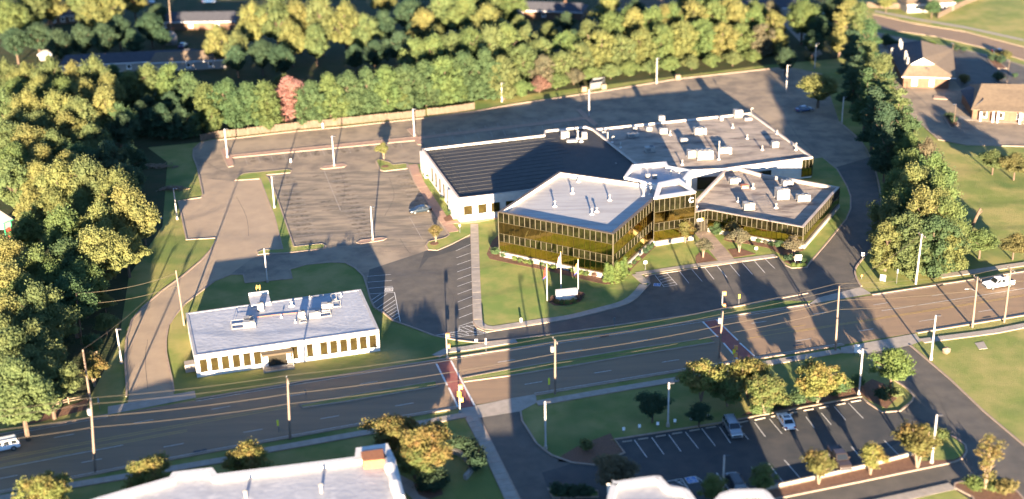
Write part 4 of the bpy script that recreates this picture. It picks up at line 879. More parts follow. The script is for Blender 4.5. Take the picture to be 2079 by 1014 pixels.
def crown_mesh(name, seed, R, z0, z1, nl, lr, cards, cs, m='leaf', shape='round', core=.62, up=.25, stretch=1.0, gap=0):
    """lobes = leaf clumps set through the crown; every clump is a small solid core dressed with leaf-sized faces"""
    g_ = np.random.RandomState(seed); V = []; F3 = []; F4 = []; nv = 0; H = z1-z0; lob = []
    tries = 0
    while len(lob) < nl and tries < nl*60:
        tries += 1
        u = g_.rand(); a = g_.rand()*2*math.pi
        if shape == 'round': w_ = math.sin(math.pi*min(1, max(0, (u*.92+.04)))**.85)
        elif shape == 'cone': w_ = (1-u)**.8*.95+.06
        elif shape == 'vase': w_ = .25+.75*u if u < .85 else .75
        elif shape == 'wall': w_ = 1.0 if u < .72 else max(.2, 1-(u-.72)*2.6)
        elif shape == 'layer': w_ = (.45+.55*abs(math.sin(u*7+seed)))*(1-u*.65)
        r = R*w_*(g_.rand()**.45)*(1+.22*math.sin(a*3+seed)); r = max(0, r-lr*.55)
        c = np.array([r*math.cos(a), r*math.sin(a), z0+lr*.6+u*(H-lr*1.3)])
        if any(np.linalg.norm(c-q[0]) < lr*(.62+gap) for q in lob): continue
        lob.append((c, lr*g_.uniform(.6, 1.4)))
    for c, r in lob:
        j = g_.uniform(.75, 1.2, 12)[:, None]; vv = ICO_V*j*r*core; vv[:, 2] *= stretch; V.append(vv+c); F3.append(ICO_F+nv); nv += 12
        n = int(cards*1.45*(r/lr)**2); d = g_.normal(size=(n, 3)); d /= np.linalg.norm(d, axis=1)[:, None]; d[:, 2] = np.abs(d[:, 2])*.5+d[:, 2]*.5+up*.3; d /= np.linalg.norm(d, axis=1)[:, None]
        rr = r*g_.uniform(.6, 1.3, n)*(1+.25*np.sin(d[:, 0]*5+c[0])*np.sin(d[:, 1]*5+c[1])); pos = d*rr[:, None]; pos[:, 2] *= stretch; pos = pos+c
        nn = d*.75+g_.normal(size=(n, 3))*.45; nn /= np.linalg.norm(nn, axis=1)[:, None]
        t1 = np.cross(nn, g_.normal(size=(n, 3))); t1 /= np.linalg.norm(t1, axis=1)[:, None]; t2 = np.cross(nn, t1)
        s = cs*.84*g_.uniform(.55, 1.4, n)[:, None]
        q = np.stack([pos-t1*s, pos-t2*s*.6, pos+t1*s, pos+t2*s*.6], 1).reshape(-1, 3)
        V.append(q); F4.append(np.arange(n*4).reshape(-1, 4)+nv); nv += n*4
    return np_mesh(name, np.concatenate(V), np.concatenate(F4), np.concatenate(F3), [m])
def trunk_mesh(seed, h, r, R, limbs=5, m='bark', multi=1):
    g_ = random.Random(seed); m_ = MB()
    for k in range(multi):
        a = 2*math.pi*k/multi+g_.random(); sp = 0 if multi == 1 else R*.28
        p = [Vector((0, 0, -.1)), Vector((sp*.4*math.cos(a), sp*.4*math.sin(a), h*.3)), Vector((sp*math.cos(a)+g_.uniform(-.1, .1)*R*.3, sp*math.sin(a), h*.62)), Vector((sp*1.3*math.cos(a), sp*1.3*math.sin(a), h*.9))]
        rr = r if multi == 1 else r*.6; m_.tube(p, [rr*1.25, rr, rr*.6, rr*.2], 7)
    for k in range(limbs):
        a = 2*math.pi*k/limbs+g_.random(); z = h*g_.uniform(.3, .6); L = R*g_.uniform(.5, .8)
        m_.tube([(0, 0, z), (L*.5*math.cos(a), L*.5*math.sin(a), z+h*.14), (L*math.cos(a), L*math.sin(a), z+h*.25)], [r*.45, r*.3, r*.08], 5)
    me_o = m_.build('trunk', m); me = me_o.data; bpy.data.objects.remove(me_o); return me
VAR = {}
def variant(kind, n, R, H, **k):
    tr = k.pop('trunk'); VAR[kind] = [(crown_mesh('crown', 11*i+len(VAR)*101+3, R, m=k.get('m', 'leaf'), **{a: b for a, b in k.items() if a != 'm'}), trunk_mesh(i+7, H, R=R, **tr), R, H) for i in range(n)]
variant('broad', 5, 5.6, 15, z0=3.5, z1=15, nl=100, lr=1.12, cards=95, cs=.25, trunk=dict(r=.35, limbs=6), stretch=1.25)
variant('plume', 3, 5.0, 16, z0=3.0, z1=16, nl=80, lr=.95, cards=100, cs=.24, trunk=dict(r=.35, limbs=6), stretch=1.8, gap=.15)
variant('wall', 4, 4.2, 11, z0=.2, z1=11, nl=120, lr=.85, cards=65, cs=.21, shape='wall', trunk=dict(r=.3, limbs=5), stretch=1.15)
variant('pine', 4, 4.0, 15, z0=2, z1=15.5, nl=62, lr=1.0, cards=110, cs=.25, shape='layer', trunk=dict(r=.3, limbs=7), stretch=.8, gap=.15)
variant('medium', 4, 3.6, 7.2, z0=1.7, z1=7.2, nl=46, lr=.95, cards=110, cs=.20, trunk=dict(r=.2, limbs=6), stretch=.9)
variant('medium_mixed', 3, 4.2, 6.8, z0=1.7, z1=6.8, nl=60, lr=.85, cards=100, cs=.19, m='leaf_mixed', trunk=dict(r=.22, limbs=7, m='bark_pale', multi=3), stretch=.9)
variant('small', 3, 1.7, 4.4, z0=1.3, z1=4.4, nl=26, lr=.52, cards=80, cs=.12, trunk=dict(r=.16, limbs=5, m='bark_pale', multi=3), gap=.05)
variant('small_mixed', 3, 1.9, 4.2, z0=1.2, z1=4.2, nl=30, lr=.52, cards=80, cs=.12, m='leaf_mixed', trunk=dict(r=.16, limbs=5, m='bark_pale', multi=3), gap=.05)
variant('sparse', 1, 2.3, 8.0, z0=1.4, z1=8.0, nl=34, lr=.55, cards=34, cs=.17, m='leaf_mixed', shape='vase', core=.25, trunk=dict(r=.16, limbs=12, m='bark_pale', multi=4), gap=.2)
variant('rust', 1, 2.9, 10.5, z0=.4, z1=10.5, nl=60, lr=.8, cards=80, cs=.2, shape='wall', trunk=dict(r=.22, limbs=5), core=.5)
variant('shrub', 3, .62, 1.0, z0=0, z1=1.0, nl=12, lr=.3, cards=50, cs=.09, trunk=dict(r=.05, limbs=3))
variant('cone', 2, .95, 3.6, z0=0, z1=3.7, nl=44, lr=.32, cards=60, cs=.09, shape='cone', trunk=dict(r=.08, limbs=0), gap=-.2)
variant('globe', 1, 1.45, 2.9, z0=0, z1=3.0, nl=44, lr=.5, cards=120, cs=.09, trunk=dict(r=.12, limbs=3), gap=-.25)
variant('bush', 3, 2.4, 3.6, z0=0, z1=3.6, nl=34, lr=.75, cards=90, cs=.17, trunk=dict(r=.14, limbs=5))
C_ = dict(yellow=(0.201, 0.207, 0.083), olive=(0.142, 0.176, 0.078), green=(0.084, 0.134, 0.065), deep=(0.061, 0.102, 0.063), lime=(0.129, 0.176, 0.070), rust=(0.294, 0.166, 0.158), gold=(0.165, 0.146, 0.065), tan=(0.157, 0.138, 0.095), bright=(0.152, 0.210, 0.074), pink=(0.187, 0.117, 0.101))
def tree(kind, cx, cy, s, col, label, name='tree', cat='tree', group=None, on='crown', sz=None):
    me_c, me_t, R, H = VAR[kind][rnd.randrange(len(VAR[kind]))]; sz = sz or s*rnd.uniform(.95, 1.06)
    zc = H*.6*sz if on == 'crown' else 0; p = at(cx, cy, zc); p.z = 0
    t = empty(name, p, label, cat, group); t.rotation_euler = (0, 0, rnd.uniform(0, 6.28)); t.scale = (s, s, sz)
    c = C_[col]; f = rnd.uniform(.88, 1.13); g_ = rnd.uniform(.93, 1.08)
    for nm, me in (('trunk', me_t), ('crown', me_c)):
        o = bpy.data.objects.new(nm, me); COL.objects.link(o); o.parent = t
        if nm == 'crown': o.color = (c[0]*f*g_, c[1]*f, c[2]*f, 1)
    return t
def row(kind, pts, s, cols, what, where, grp, name='tree', cat='tree', on='crown', tall=None):
    pts = list(pts)
    for i, p in enumerate(pts):
        k = p[2] if len(p) > 2 else s; col = p[3] if len(p) > 3 else cols[i % len(cols)]; kd = p[4] if len(p) > 4 else kind
        adj = {'yellow': 'yellow-green', 'olive': 'olive-green', 'green': 'green', 'deep': 'dark green', 'lime': 'light green', 'gold': 'golden', 'tan': 'tan', 'bright': 'bright green', 'rust': 'rusty', 'pink': 'pinkish'}[col]
        tree(kd, p[0], p[1], k, col, '%s %s, %s %s' % (adj, what, ORD[i], where), name, cat, grp, on, sz=k*tall if tall else None)
# left wood, from the road upwards in rows
row('broad', [(40, 800, .95), (98, 778, .75, 'olive'), (25, 735, .95), (75, 715, .9)], .9, ['olive', 'olive'], 'broadleaf tree', 'in the lowest row of the left wood', 'trees of the left wood')
row('broad', [(20, 660, .9), (85, 650, .95), (145, 610, .85, 'green'), (212, 612, .55, 'yellow', 'medium'), (128, 690, .6, 'deep', 'medium')], .9, ['yellow', 'olive'], 'tree', 'in the second row of the left wood', 'trees of the left wood')
row('broad', [(22, 590, .85), (80, 560, .9), (140, 545, .85, 'green'), (200, 520, .95, 'yellow'), (255, 505, .7, 'yellow')], .9, ['yellow', 'lime'], 'tree', 'in the third row of the left wood', 'trees of the left wood')
row('plume', [(130, 480, .9, 'lime'), (70, 505, .6, 'olive', 'medium'), (205, 465, .9), (262, 440, 1.0, 'yellow'), (60, 425, .7), (290, 455, .5, 'olive')], .9, ['yellow', 'olive'], 'tree', 'in the middle row of the left wood', 'trees of the left wood')
row('plume', [(25, 370, .9), (80, 375, .85), (125, 390, 1.0), (182, 385, 1.05), (238, 405, 1.0)], .9, ['olive', 'yellow', 'yellow'], 'upswept tree', 'in the upper middle row of the left wood', 'trees of the left wood')
row('broad', [(15, 290, .95), (62, 300, .95), (110, 310, .85), (165, 330, .8, 'green'), (220, 330, .8, 'deep'), (255, 370, .75, 'deep'), (265, 330, .7, 'deep')], .9, ['olive', 'yellow'], 'tree', 'in the high row of the left wood', 'trees of the left wood')
row('plume', [(12, 225, .9), (60, 230, .95), (115, 235, 1.0), (165, 245, .95), (215, 225, .95), (200, 290, .7, 'deep', 'broad'), (250, 265, .7, 'deep', 'broad')], .9, ['olive', 'yellow', 'yellow'], 'tree', 'in the next to top row of the left wood', 'trees of the left wood')
row('plume', [(15, 165, .9), (55, 170, .9), (105, 160, .95), (150, 165, .9), (195, 160, .95), (225, 190, .8)], .9, ['olive', 'yellow'], 'tree with upswept branches', 'in the top row of the left wood', 'trees of the left wood')
row('broad', [(60, 760, .8), (8, 700, .8, 'olive'), (110, 655, .7), (50, 610, .85), (110, 580, .8, 'lime'), (165, 575, .75), (10, 530, .8, 'yellow'), (170, 500, .7), (110, 430, .8, 'yellow'), (30, 330, .8), (85, 335, .85, 'yellow'), (140, 350, .8, 'yellow'), (185, 290, .75), (35, 260, .85, 'yellow'), (85, 265, .85), (135, 270, .85, 'yellow'), (240, 245, .75, 'green'), (35, 195, .85), (85, 195, .85, 'yellow'), (130, 195, .85), (175, 200, .85, 'yellow'), (230, 160, .7, 'green'), (170, 430, .75, 'olive'), (240, 460, .7), (60, 470, .7, 'lime')], .8, ['olive', 'lime'], 'tree', 'from the bottom inside the left wood', 'inner trees of the left wood')
tree('small_mixed', 186, 745, 1.5, 'gold', 'yellow and orange autumn tree at the lower edge of the left wood', group=None)
tree('small', 190, 700, 1.3, 'green', 'small green tree right above the yellow and orange one at the wood edge')
tree('medium', 213, 655, .6, 'olive', 'round olive tree at the wood edge beside the utility pole pair')
# hedge-like row behind the board fence
row('wall', [(262, 178, .85, 'olive'), (300, 165, .95, 'olive'), (345, 168, 1.0, 'lime'), (382, 185, .9), (420, 205, .95), (460, 200, 1.0), (500, 205, 1.0), (540, 205, 1.0), (575, 175, .7, 'olive'), (630, 200, .95), (668, 190, 1.0), (706, 185, 1.0), (744, 178, 1.0), (784, 172, 1.02), (824, 168, 1.02), (864, 160, 1.0), (904, 155, 1.05), (944, 148, 1.08), (984, 142, 1.1), (1022, 150, .95, 'olive')], 1.0, ['green', 'lime', 'green'], 'hedge tree', 'from the left in the dense row behind the board fence', 'hedge trees behind the board fence', tall=1.16)
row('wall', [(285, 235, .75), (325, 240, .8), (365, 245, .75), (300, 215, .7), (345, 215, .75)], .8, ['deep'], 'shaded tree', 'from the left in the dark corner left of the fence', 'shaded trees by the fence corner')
row('wall', [(390, 250, .55, 'green'), (430, 240, .6, 'lime'), (480, 235, .6), (530, 228, .6), (645, 225, .55), (700, 218, .55), (760, 208, .55), (820, 202, .55), (880, 194, .55), (940, 188, .5), (1000, 180, .5)], .55, ['green', 'lime'], 'low bushy tree', 'along the foot of the hedge row', 'low bushes behind the board fence')
tree('rust', 587, 192, 1.45, 'rust', 'rust-brown dead tree standing alone in the green hedge row', sz=1.25)
row('wall', [(845, 118, 1.0), (880, 112, 1.05), (918, 104, 1.05, 'olive'), (956, 98, 1.1), (994, 98, 1.1, 'olive'), (1030, 92, 1.1), (1066, 88, .9, 'olive')], 1, ['lime'], 'tall tree', 'from the left behind the right half of the hedge', 'tall trees behind the hedge', tall=1.25)
row('wall', [(1100, 105, .8, 'olive'), (1150, 92, .85), (1195, 75, .95, 'olive'), (1240, 60, 1.05), (1285, 55, 1.0, 'yellow'), (1325, 50, 1.05), (1366, 45, 1.05), (1408, 40, 1.1, 'yellow'), (1450, 38, 1.1), (1492, 38, 1.05, 'yellow'), (1530, 45, .9), (1570, 50, .8, 'yellow')], 1, ['lime'], 'tall tree', 'from the left, upper row right of centre', 'upper trees behind the rear lot', tall=1.2)
# east tree line behind the rear lot
row('wall', [(1062, 120, 1.0, 'olive'), (1105, 140, .8, 'tan'), (1140, 130, .85, 'olive'), (1180, 115, .9, 'olive'), (1222, 95, 1.05, 'yellow'), (1262, 100, .95, 'olive'), (1302, 90, 1.0, 'yellow'), (1342, 85, 1.05, 'lime'), (1384, 75, 1.1, 'yellow'), (1425, 70, 1.1, 'lime'), (1466, 75, 1.0, 'yellow'), (1506, 75, .9, 'lime'), (1545, 75, .9, 'tan'), (1580, 80, .7, 'yellow')], 1.0, ['olive'], 'tree', 'from the left behind the rear lot', 'sunlit trees behind the rear parking lot')
row('bush', [(1060, 178, 1.2), (1095, 170, 1.2, 'pink'), (1130, 162, 1.2), (1165, 155, 1.2, 'tan'), (1200, 148, 1.2), (1240, 142, 1.2), (1280, 138, 1.2), (1320, 134, 1.1), (1362, 128, 1.2), (1404, 125, 1.1), (1446, 122, 1.1), (1488, 118, 1.1), (1530, 112, 1.1)], 1.2, ['lime', 'olive'], 'bush', 'from the left along the rear lot edge', 'bushes along the rear parking lot', name='bush', cat='bush')
# trees at the top of the picture
row('broad', [(20, 40, 1.1, 'lime'), (60, 15, 1.2), (100, 10, 1.0), (160, 5, .9), (205, 20, 1.25), (180, 35, .8), (270, -5, 1.0)], 1.1, ['yellow', 'olive'], 'big crown', 'from the left in the top left corner', 'big trees in the top left corner')
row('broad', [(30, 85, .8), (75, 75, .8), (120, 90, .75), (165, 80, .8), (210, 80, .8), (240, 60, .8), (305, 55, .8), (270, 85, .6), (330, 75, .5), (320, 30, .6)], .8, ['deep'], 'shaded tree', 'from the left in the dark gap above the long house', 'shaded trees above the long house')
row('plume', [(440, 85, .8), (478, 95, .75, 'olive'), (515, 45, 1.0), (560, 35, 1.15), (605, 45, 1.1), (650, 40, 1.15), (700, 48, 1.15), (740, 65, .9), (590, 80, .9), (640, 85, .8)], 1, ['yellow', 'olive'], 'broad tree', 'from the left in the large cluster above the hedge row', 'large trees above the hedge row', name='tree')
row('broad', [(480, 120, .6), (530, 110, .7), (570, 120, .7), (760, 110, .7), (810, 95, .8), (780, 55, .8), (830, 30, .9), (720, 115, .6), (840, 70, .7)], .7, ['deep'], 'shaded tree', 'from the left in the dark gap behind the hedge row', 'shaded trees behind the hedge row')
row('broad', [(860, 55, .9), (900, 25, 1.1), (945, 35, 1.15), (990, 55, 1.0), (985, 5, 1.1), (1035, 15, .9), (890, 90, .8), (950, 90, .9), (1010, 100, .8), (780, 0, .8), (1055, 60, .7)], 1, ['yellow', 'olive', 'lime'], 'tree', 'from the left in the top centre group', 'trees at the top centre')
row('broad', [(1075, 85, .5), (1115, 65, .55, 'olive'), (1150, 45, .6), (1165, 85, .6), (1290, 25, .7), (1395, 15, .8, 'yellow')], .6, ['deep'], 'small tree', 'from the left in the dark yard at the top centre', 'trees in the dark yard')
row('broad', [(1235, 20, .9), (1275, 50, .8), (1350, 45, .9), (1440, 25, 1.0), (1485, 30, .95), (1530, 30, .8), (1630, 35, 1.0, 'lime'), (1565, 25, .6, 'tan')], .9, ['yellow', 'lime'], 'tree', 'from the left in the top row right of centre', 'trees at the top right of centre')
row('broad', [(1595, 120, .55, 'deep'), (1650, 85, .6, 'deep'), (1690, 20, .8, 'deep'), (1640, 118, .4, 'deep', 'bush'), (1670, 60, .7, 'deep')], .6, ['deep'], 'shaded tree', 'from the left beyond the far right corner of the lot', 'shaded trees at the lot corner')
tree('broad', 1663, 178, .95, 'yellow', 'round yellow-green tree alone at the far right end of the rear lot', sz=.62)
# tall row at right
row('pine', [(1720, 8, 1.06, 'yellow'), (1708, 55, 1.12, 'yellow'), (1745, 45, 1.06, 'olive'), (1765, 85, 1.06), (1730, 105, 1.06, 'deep'), (1762, 130, 1.12, 'olive'), (1735, 160, 1.06, 'deep'), (1790, 165, 1.18, 'olive'), (1760, 195, 1.18, 'green'), (1800, 205, 1.18), (1775, 235, 1.12, 'deep'), (1822, 240, 1.18, 'olive'), (1795, 270, 1.12, 'deep'), (1838, 275, 1.12), (1800, 305, 0.94, 'deep')], .9, ['olive', 'green'], 'pine', 'from the top in the tall row right of the offices', 'tall pines right of the offices', tall=.92)
row('plume', [(1875, 395, .9, 'olive'), (1835, 430, .8, 'lime'), (1900, 440, .85, 'yellow'), (1930, 490, .6, 'olive'), (1845, 315, .8), (1882, 325, .75, 'tan'), (1850, 355, .85), (1895, 365, .9, 'lime'), (1905, 410, .9), (1850, 395, .9), (1815, 390, .65), (1870, 440, .95, 'yellow'), (1918, 455, .8)], .9, ['lime', 'yellow'], 'tree', 'from the top in the lower part of the right-hand row', 'leafy trees right of the offices')
row('wall', [(1815, 440, 1.0), (1802, 492, .85, 'yellow'), (1842, 480, 1.05), (1895, 485, 1.1, 'green'), (1850, 515, .7, 'olive'), (1928, 505, .8, 'yellow')], .6, ['olive'], 'low spreading tree', 'from the left at the road end of the right-hand row', 'low trees at the road end of the right row')
row('medium', [(1992, 490, .85, 'lime'), (2060, 495, .75, 'gold'), (2018, 325, .8, 'olive'), (2062, 333, .85, 'gold'), (2095, 330, .8, 'olive')], .8, ['olive'], 'lawn tree', 'on the grass at the right edge', 'lawn trees at the right edge')
row('medium', [(1800, 5, .8, 'yellow'), (1893, 15, .85, 'green'), (1868, 4, .6, 'olive'), (1940, -4, .7, 'green')], .8, ['green'], 'street tree', 'from the left beyond the street at the top right', 'street trees at the top right')
row('bush', [(1815, 88, .8, 'deep'), (1800, 80, .9, 'deep'), (1892, 88, .5, 'bright'), (1905, 96, .5, 'olive')], .8, ['deep'], 'bush', 'from the left behind the clinic roof', 'bushes behind the clinic', name='bush', cat='bush')
row('shrub', [(1940, 102, 1.8, 'deep'), (1955, 104, 1.6, 'deep'), (2014, 124, 2.2, 'deep'), (2030, 128, 2.5, 'deep'), (2045, 118, 2.4, 'gold'), (1958, 170, 2.6, 'gold'), (2025, 163, 2.6, 'deep'), (2060, 158, 1.5, 'deep'), (1928, 240, 1.8, 'deep'), (1934, 250, 1.8, 'deep')], 2, ['deep'], 'shrub', 'from the top around the clinic parking', 'shrubs around the clinics', name='shrub', cat='shrub', on='base')
# campus ornamentals
tree('small', 778, 303, 1.0, 'yellow', 'small two-lobed tree on the grassy island at the back of the old lot')
tree('small', 884, 471, .92, 'gold', 'small lollipop tree on the kerbed island left of the glass wing')
tree('small_mixed', 1392, 467, 1.15, 'gold', 'fuller golden tree left of the entrance walk, against the glass')
tree('small', 1428, 499, 1.05, 'tan', 'thin tree on the mulch circle left of the entrance walk')
tree('small', 1489, 467, 1.0, 'gold', 'golden tree behind the thin one, right of the entrance walk')
tree('small', 1502, 485, 1.15, 'tan', 'thin pale tree in the mulch bed right of the entrance walk')
tree('small', 1613, 497, 1.15, 'tan', 'thin tree in front of the right glass corner, behind the white sign')
tree('globe', 1454, 463, .95, 'green', 'clipped round green shrub beside the entrance doors', name='shrub', cat='shrub')
row('cone', [(1232, 572, 1.0), (1241, 574, 1.0), (1253, 573, 1.12), (1262, 566, 1.1), (1268, 560, 1.05)], 1, ['bright'], 'cone-shaped shrub', 'from the left at the front corner of the glass wing', 'cone shrubs at the glass corner', name='shrub', cat='shrub', on='base')
row('shrub', [(1008, 518, 2.0, 'green'), (1024, 522, 1.6, 'green'), (1046, 530, 1.0), (1056, 533, 1.0), (1068, 536, .95), (1077, 530, 1.5, 'green'), (1076, 537, 1.0), (1101, 540, .9), (1112, 545, 1.0), (1120, 538, 1.3, 'green'), (1124, 548, 1.0), (1161, 553, 1.1), (1180, 558, 1.1), (1190, 561, 1.2), (1199, 554, 1.4, 'green'), (1207, 563, 1.1, 'pink'), (1215, 560, 1.2, 'tan')], 1, ['bright', 'lime'], 'shrub', 'from the left in the bed below the glass wing', 'foundation shrubs below the glass wing', name='shrub', cat='shrub', on='base')
row('shrub', [(1279, 545, .9), (1287, 537, .9), (1296, 530, 1.0), (1309, 516, 1.3, 'deep'), (1316, 510, 1.5, 'green'), (1323, 500, 1.1), (1346, 486, .9), (1360, 478, .9), (1372, 474, 1.0)], 1, ['bright', 'green'], 'shrub', 'from the left in the bed along the angled glass wall', 'shrubs along the angled glass wall', name='shrub', cat='shrub', on='base')
row('shrub', [(1480, 489, 1.4, 'tan'), (1520, 488, 1.1, 'deep'), (1540, 493, 1.0), (1554, 496, 1.0, 'tan'), (1566, 500, 1.0), (1580, 502, 1.4, 'green'), (1594, 506, 1.2, 'gold'), (1600, 530, 1.5, 'deep'), (1630, 535, 1.2, 'green'), (1610, 541, .8, 'bright'), (1620, 543, .8, 'bright'), (1630, 542, .8, 'bright')], 1, ['green', 'olive'], 'shrub', 'from the left in the beds of the right glass wing', 'shrubs of the right glass wing', name='shrub', cat='shrub', on='base')
row('shrub', [(1122, 612, 1.1, 'pink'), (1130, 617, 1.0, 'gold'), (1140, 619, 1.0), (1152, 619, 1.0), (1164, 616, 1.0), (1176, 610, 1.4, 'pink'), (1180, 604, 1.2, 'rust')], 1, ['lime', 'bright'], 'shrub', 'from the left round the white monument sign', 'shrubs round the monument sign', name='shrub', cat='shrub', on='base')
row('shrub', [(858, 352, 1.2), (868, 362, 1.4), (900, 408, 1.2), (917, 438, 1.6), (1680, 426, 1.0)], 1.2, ['lime', 'green'], 'shrub', 'from the back along the black-roofed wing and its neighbour', 'shrubs by the office walls', name='shrub', cat='shrub', on='base')
# south side
tree('medium_mixed', 800, 880, 1.0, 'gold', 'orange-tipped spreading tree behind the brick corner box, left part of the clump')
tree('medium_mixed', 860, 905, 1.1, 'gold', 'largest golden tree right of the foreground roof')
tree('medium_mixed', 840, 935, .8, 'olive', 'lower tree tucked under the largest one by the foreground roof')
row('medium_mixed', [(90, 1000, 1.0), (300, 962, .85), (503, 930, .85)], .85, ['yellow'], 'orange-tipped tree', 'from the left behind the foreground roof', 'street trees behind the foreground roof')
row('medium_mixed', [(1425, 768, 1.0), (1478, 790, .8, 'olive'), (1520, 762, 1.05), (1555, 795, .95, 'olive')], 1, ['yellow'], 'spreading tree', 'from the left in the merged clump north of the parked cars', 'clump of trees north of the parked cars')
tree('medium_mixed', 1663, 770, 1.0, 'yellow', 'orange-tipped round tree standing alone right of the clump')
tree('medium', 1812, 742, 1.0, 'bright', 'bright green rounded tree on the planted island by the side drive')
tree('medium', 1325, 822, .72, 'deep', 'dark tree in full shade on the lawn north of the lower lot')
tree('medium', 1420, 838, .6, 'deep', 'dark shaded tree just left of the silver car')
tree('medium', 1245, 955, .85, 'tan', 'dark reddish tree in the shade left of the lower lot')
row('small_mixed', [(1446, 992, 1.2, 'olive'), (1552, 970, 1.2, 'olive'), (1665, 944, 1.25), (1770, 928, 1.25), (1868, 898, 1.7)], 1.2, ['gold', 'yellow'], 'small tree', 'from the left in the planted strip below the lower lot', 'small trees in the planted strip')
tree('sparse', 2008, 932, 1.0, 'gold', 'sparse tree with orange tips on the mulch island at the bottom right')
tree('shrub', 1908, 893, 2.2, 'lime', 'small round bush behind the lamp post on the planted strip', 'shrub', 'shrub', on='base')
row('shrub', [(1975, 992, 2.2, 'bright'), (2040, 1003, 2.8, 'gold'), (2020, 998, 2.0, 'lime'), (1690, 800, 2.2), (1705, 795, 2.2), (1720, 792, 2.0), (1560, 838, 2.0), (1590, 828, 2.2), (1620, 822, 2.2), (1740, 785, 2.0), (1190, 915, 1.8, 'olive'), (1535, 842, 2.0), (1650, 812, 2.2), (1790, 812, 2.2, 'deep'), (1820, 808, 2.0, 'olive'), (1575, 820, 2.0)], 2, ['green', 'lime'], 'shrub', 'from the lower right round the lower lot', 'shrubs at the lower parking lot edges', name='shrub', cat='shrub', on='base')
hc = [at(x, y) for x, y in [(916, 912), (940, 905), (962, 925), (972, 950), (958, 972)]]
# ================================================================== POLES, WIRES
def height_of(top, base):
    B = at(*base); best = 0; lo, hi = 0.0, 25.0
    for _ in range(40):
        m_ = (lo+hi)/2; d = Vector((B.x, B.y, m_-CAM_H)); f = d.dot(Vector(FW)); y = CY-F_PX*d.dot(Vector(UP))/f
        if y > top[1]: lo = m_
        else: hi = m_
    return B, (lo+hi)/2
def light_pole(top, base, label, arm=1):
    B, h = height_of(top, base); t = empty('parking_light', B, label, 'light pole', 'parking lot light poles')
    m_ = MB(); m_.tube([B+Vector((0, 0, .5)), B+Vector((0, 0, h))], [.16, .12], 10); m_.build('pole', 'pole_white', t)
    m_ = MB(); m_.tube([B, B+Vector((0, 0, .55))], .28, 12); m_.build('concrete_base', 'concrete', t)
    m_ = MB(); m_.box(B+Vector((.45, .1, h-.12)), (.75, .38, .16)); hd = m_.build('lamp_head', 'metal_dark', t)
    m_ = MB(); m_.box(B+Vector((.5, .1, h-.21)), (.5, .28, .02)); m_.build('lens', 'lamp_clear', hd)
for tp, bs, l in [((454.5, 261.7), (462, 321), 'in the end island at the left of the back strip'), ((675.9, 276), (678.7, 338), 'on the small brick island in the middle of the old lot'), ((838.9, 221), (841.3, 277.5), 'in the cross island of the back strip, left of the black roof'),
    ((1194, 182), (1196, 239), 'in the shaded right cross island'), ((1332, 118), (1333, 170), 'against the trees behind the rear lot'), ((754.3, 419.3), (757.1, 488.6), 'on the lower brick island of the old lot'),
    ((551.2, 358), (557.5, 423.4), 'in the grass median at the left of the old lot'), ((535, 505), (543, 573), 'at the notch behind the white office'), ((352, 383), (360, 446), 'on the lawn left of the tan lot'), ((1018, 168), (1019, 207), 'short one at the end of the board fence'),
    ((1108, 815), (1108, 912), 'on the shaded lawn right of the entrance drive'), ((1359, 777), (1356, 866), 'above the row of small white stall signs'), ((1751.8, 708.5), (1743.7, 801.7), 'left of the bright green tree'), ((1903.5, 842), (1891, 941), 'on the grass tip of the planted strip'),
    ((1900.6, 640), (1890, 731), 'on the right lawn beside the side drive'), ((1470, 925), (1467, 1006), 'at the bottom edge beside the black car'), ((1599, 132), (1596, 187), 'at the far right corner of the rear lot'), ((1656, 88), (1654, 140), 'deep in the shade at the top right of the lot'),
    ((1713, 197), (1709, 250), 'in the shade of the pines'), ((240, 668), (247, 738), 'beside the curved drive at the wood edge')]:
    light_pole(tp, bs, 'white light pole '+l)
for tp, bs, l in [((525, 513), (526, 519), 0)]: pass
def dark_lamp(top, base, label):
    B, h = height_of(top, base); t = empty('street_lamp', B, label, 'lamp post', 'dark lamp posts by the clinics')
    m_ = MB(); m_.tube([B, B+Vector((0, 0, h))], [.1, .08], 8); m_.build('pole', 'bark', t); m_ = MB(); m_.box(B+Vector((-.4, 0, h)), (1.0, .4, .15)); m_.build('lamp_head', 'metal_dark', t)
dark_lamp((1938, 212), (1936, 258), 'thin brown lamp post on the small island left of the side-roofed clinic'); dark_lamp((1935, 88), (1934, 106), 'short brown lamp post behind the gabled clinic'); dark_lamp((2046, 122), (2044, 170), 'brown lamp post between the clinics and the street'); dark_lamp((1877, 139), (1884, 176), 'dark lamp post in front of the gabled clinic wall')
UP_ = []
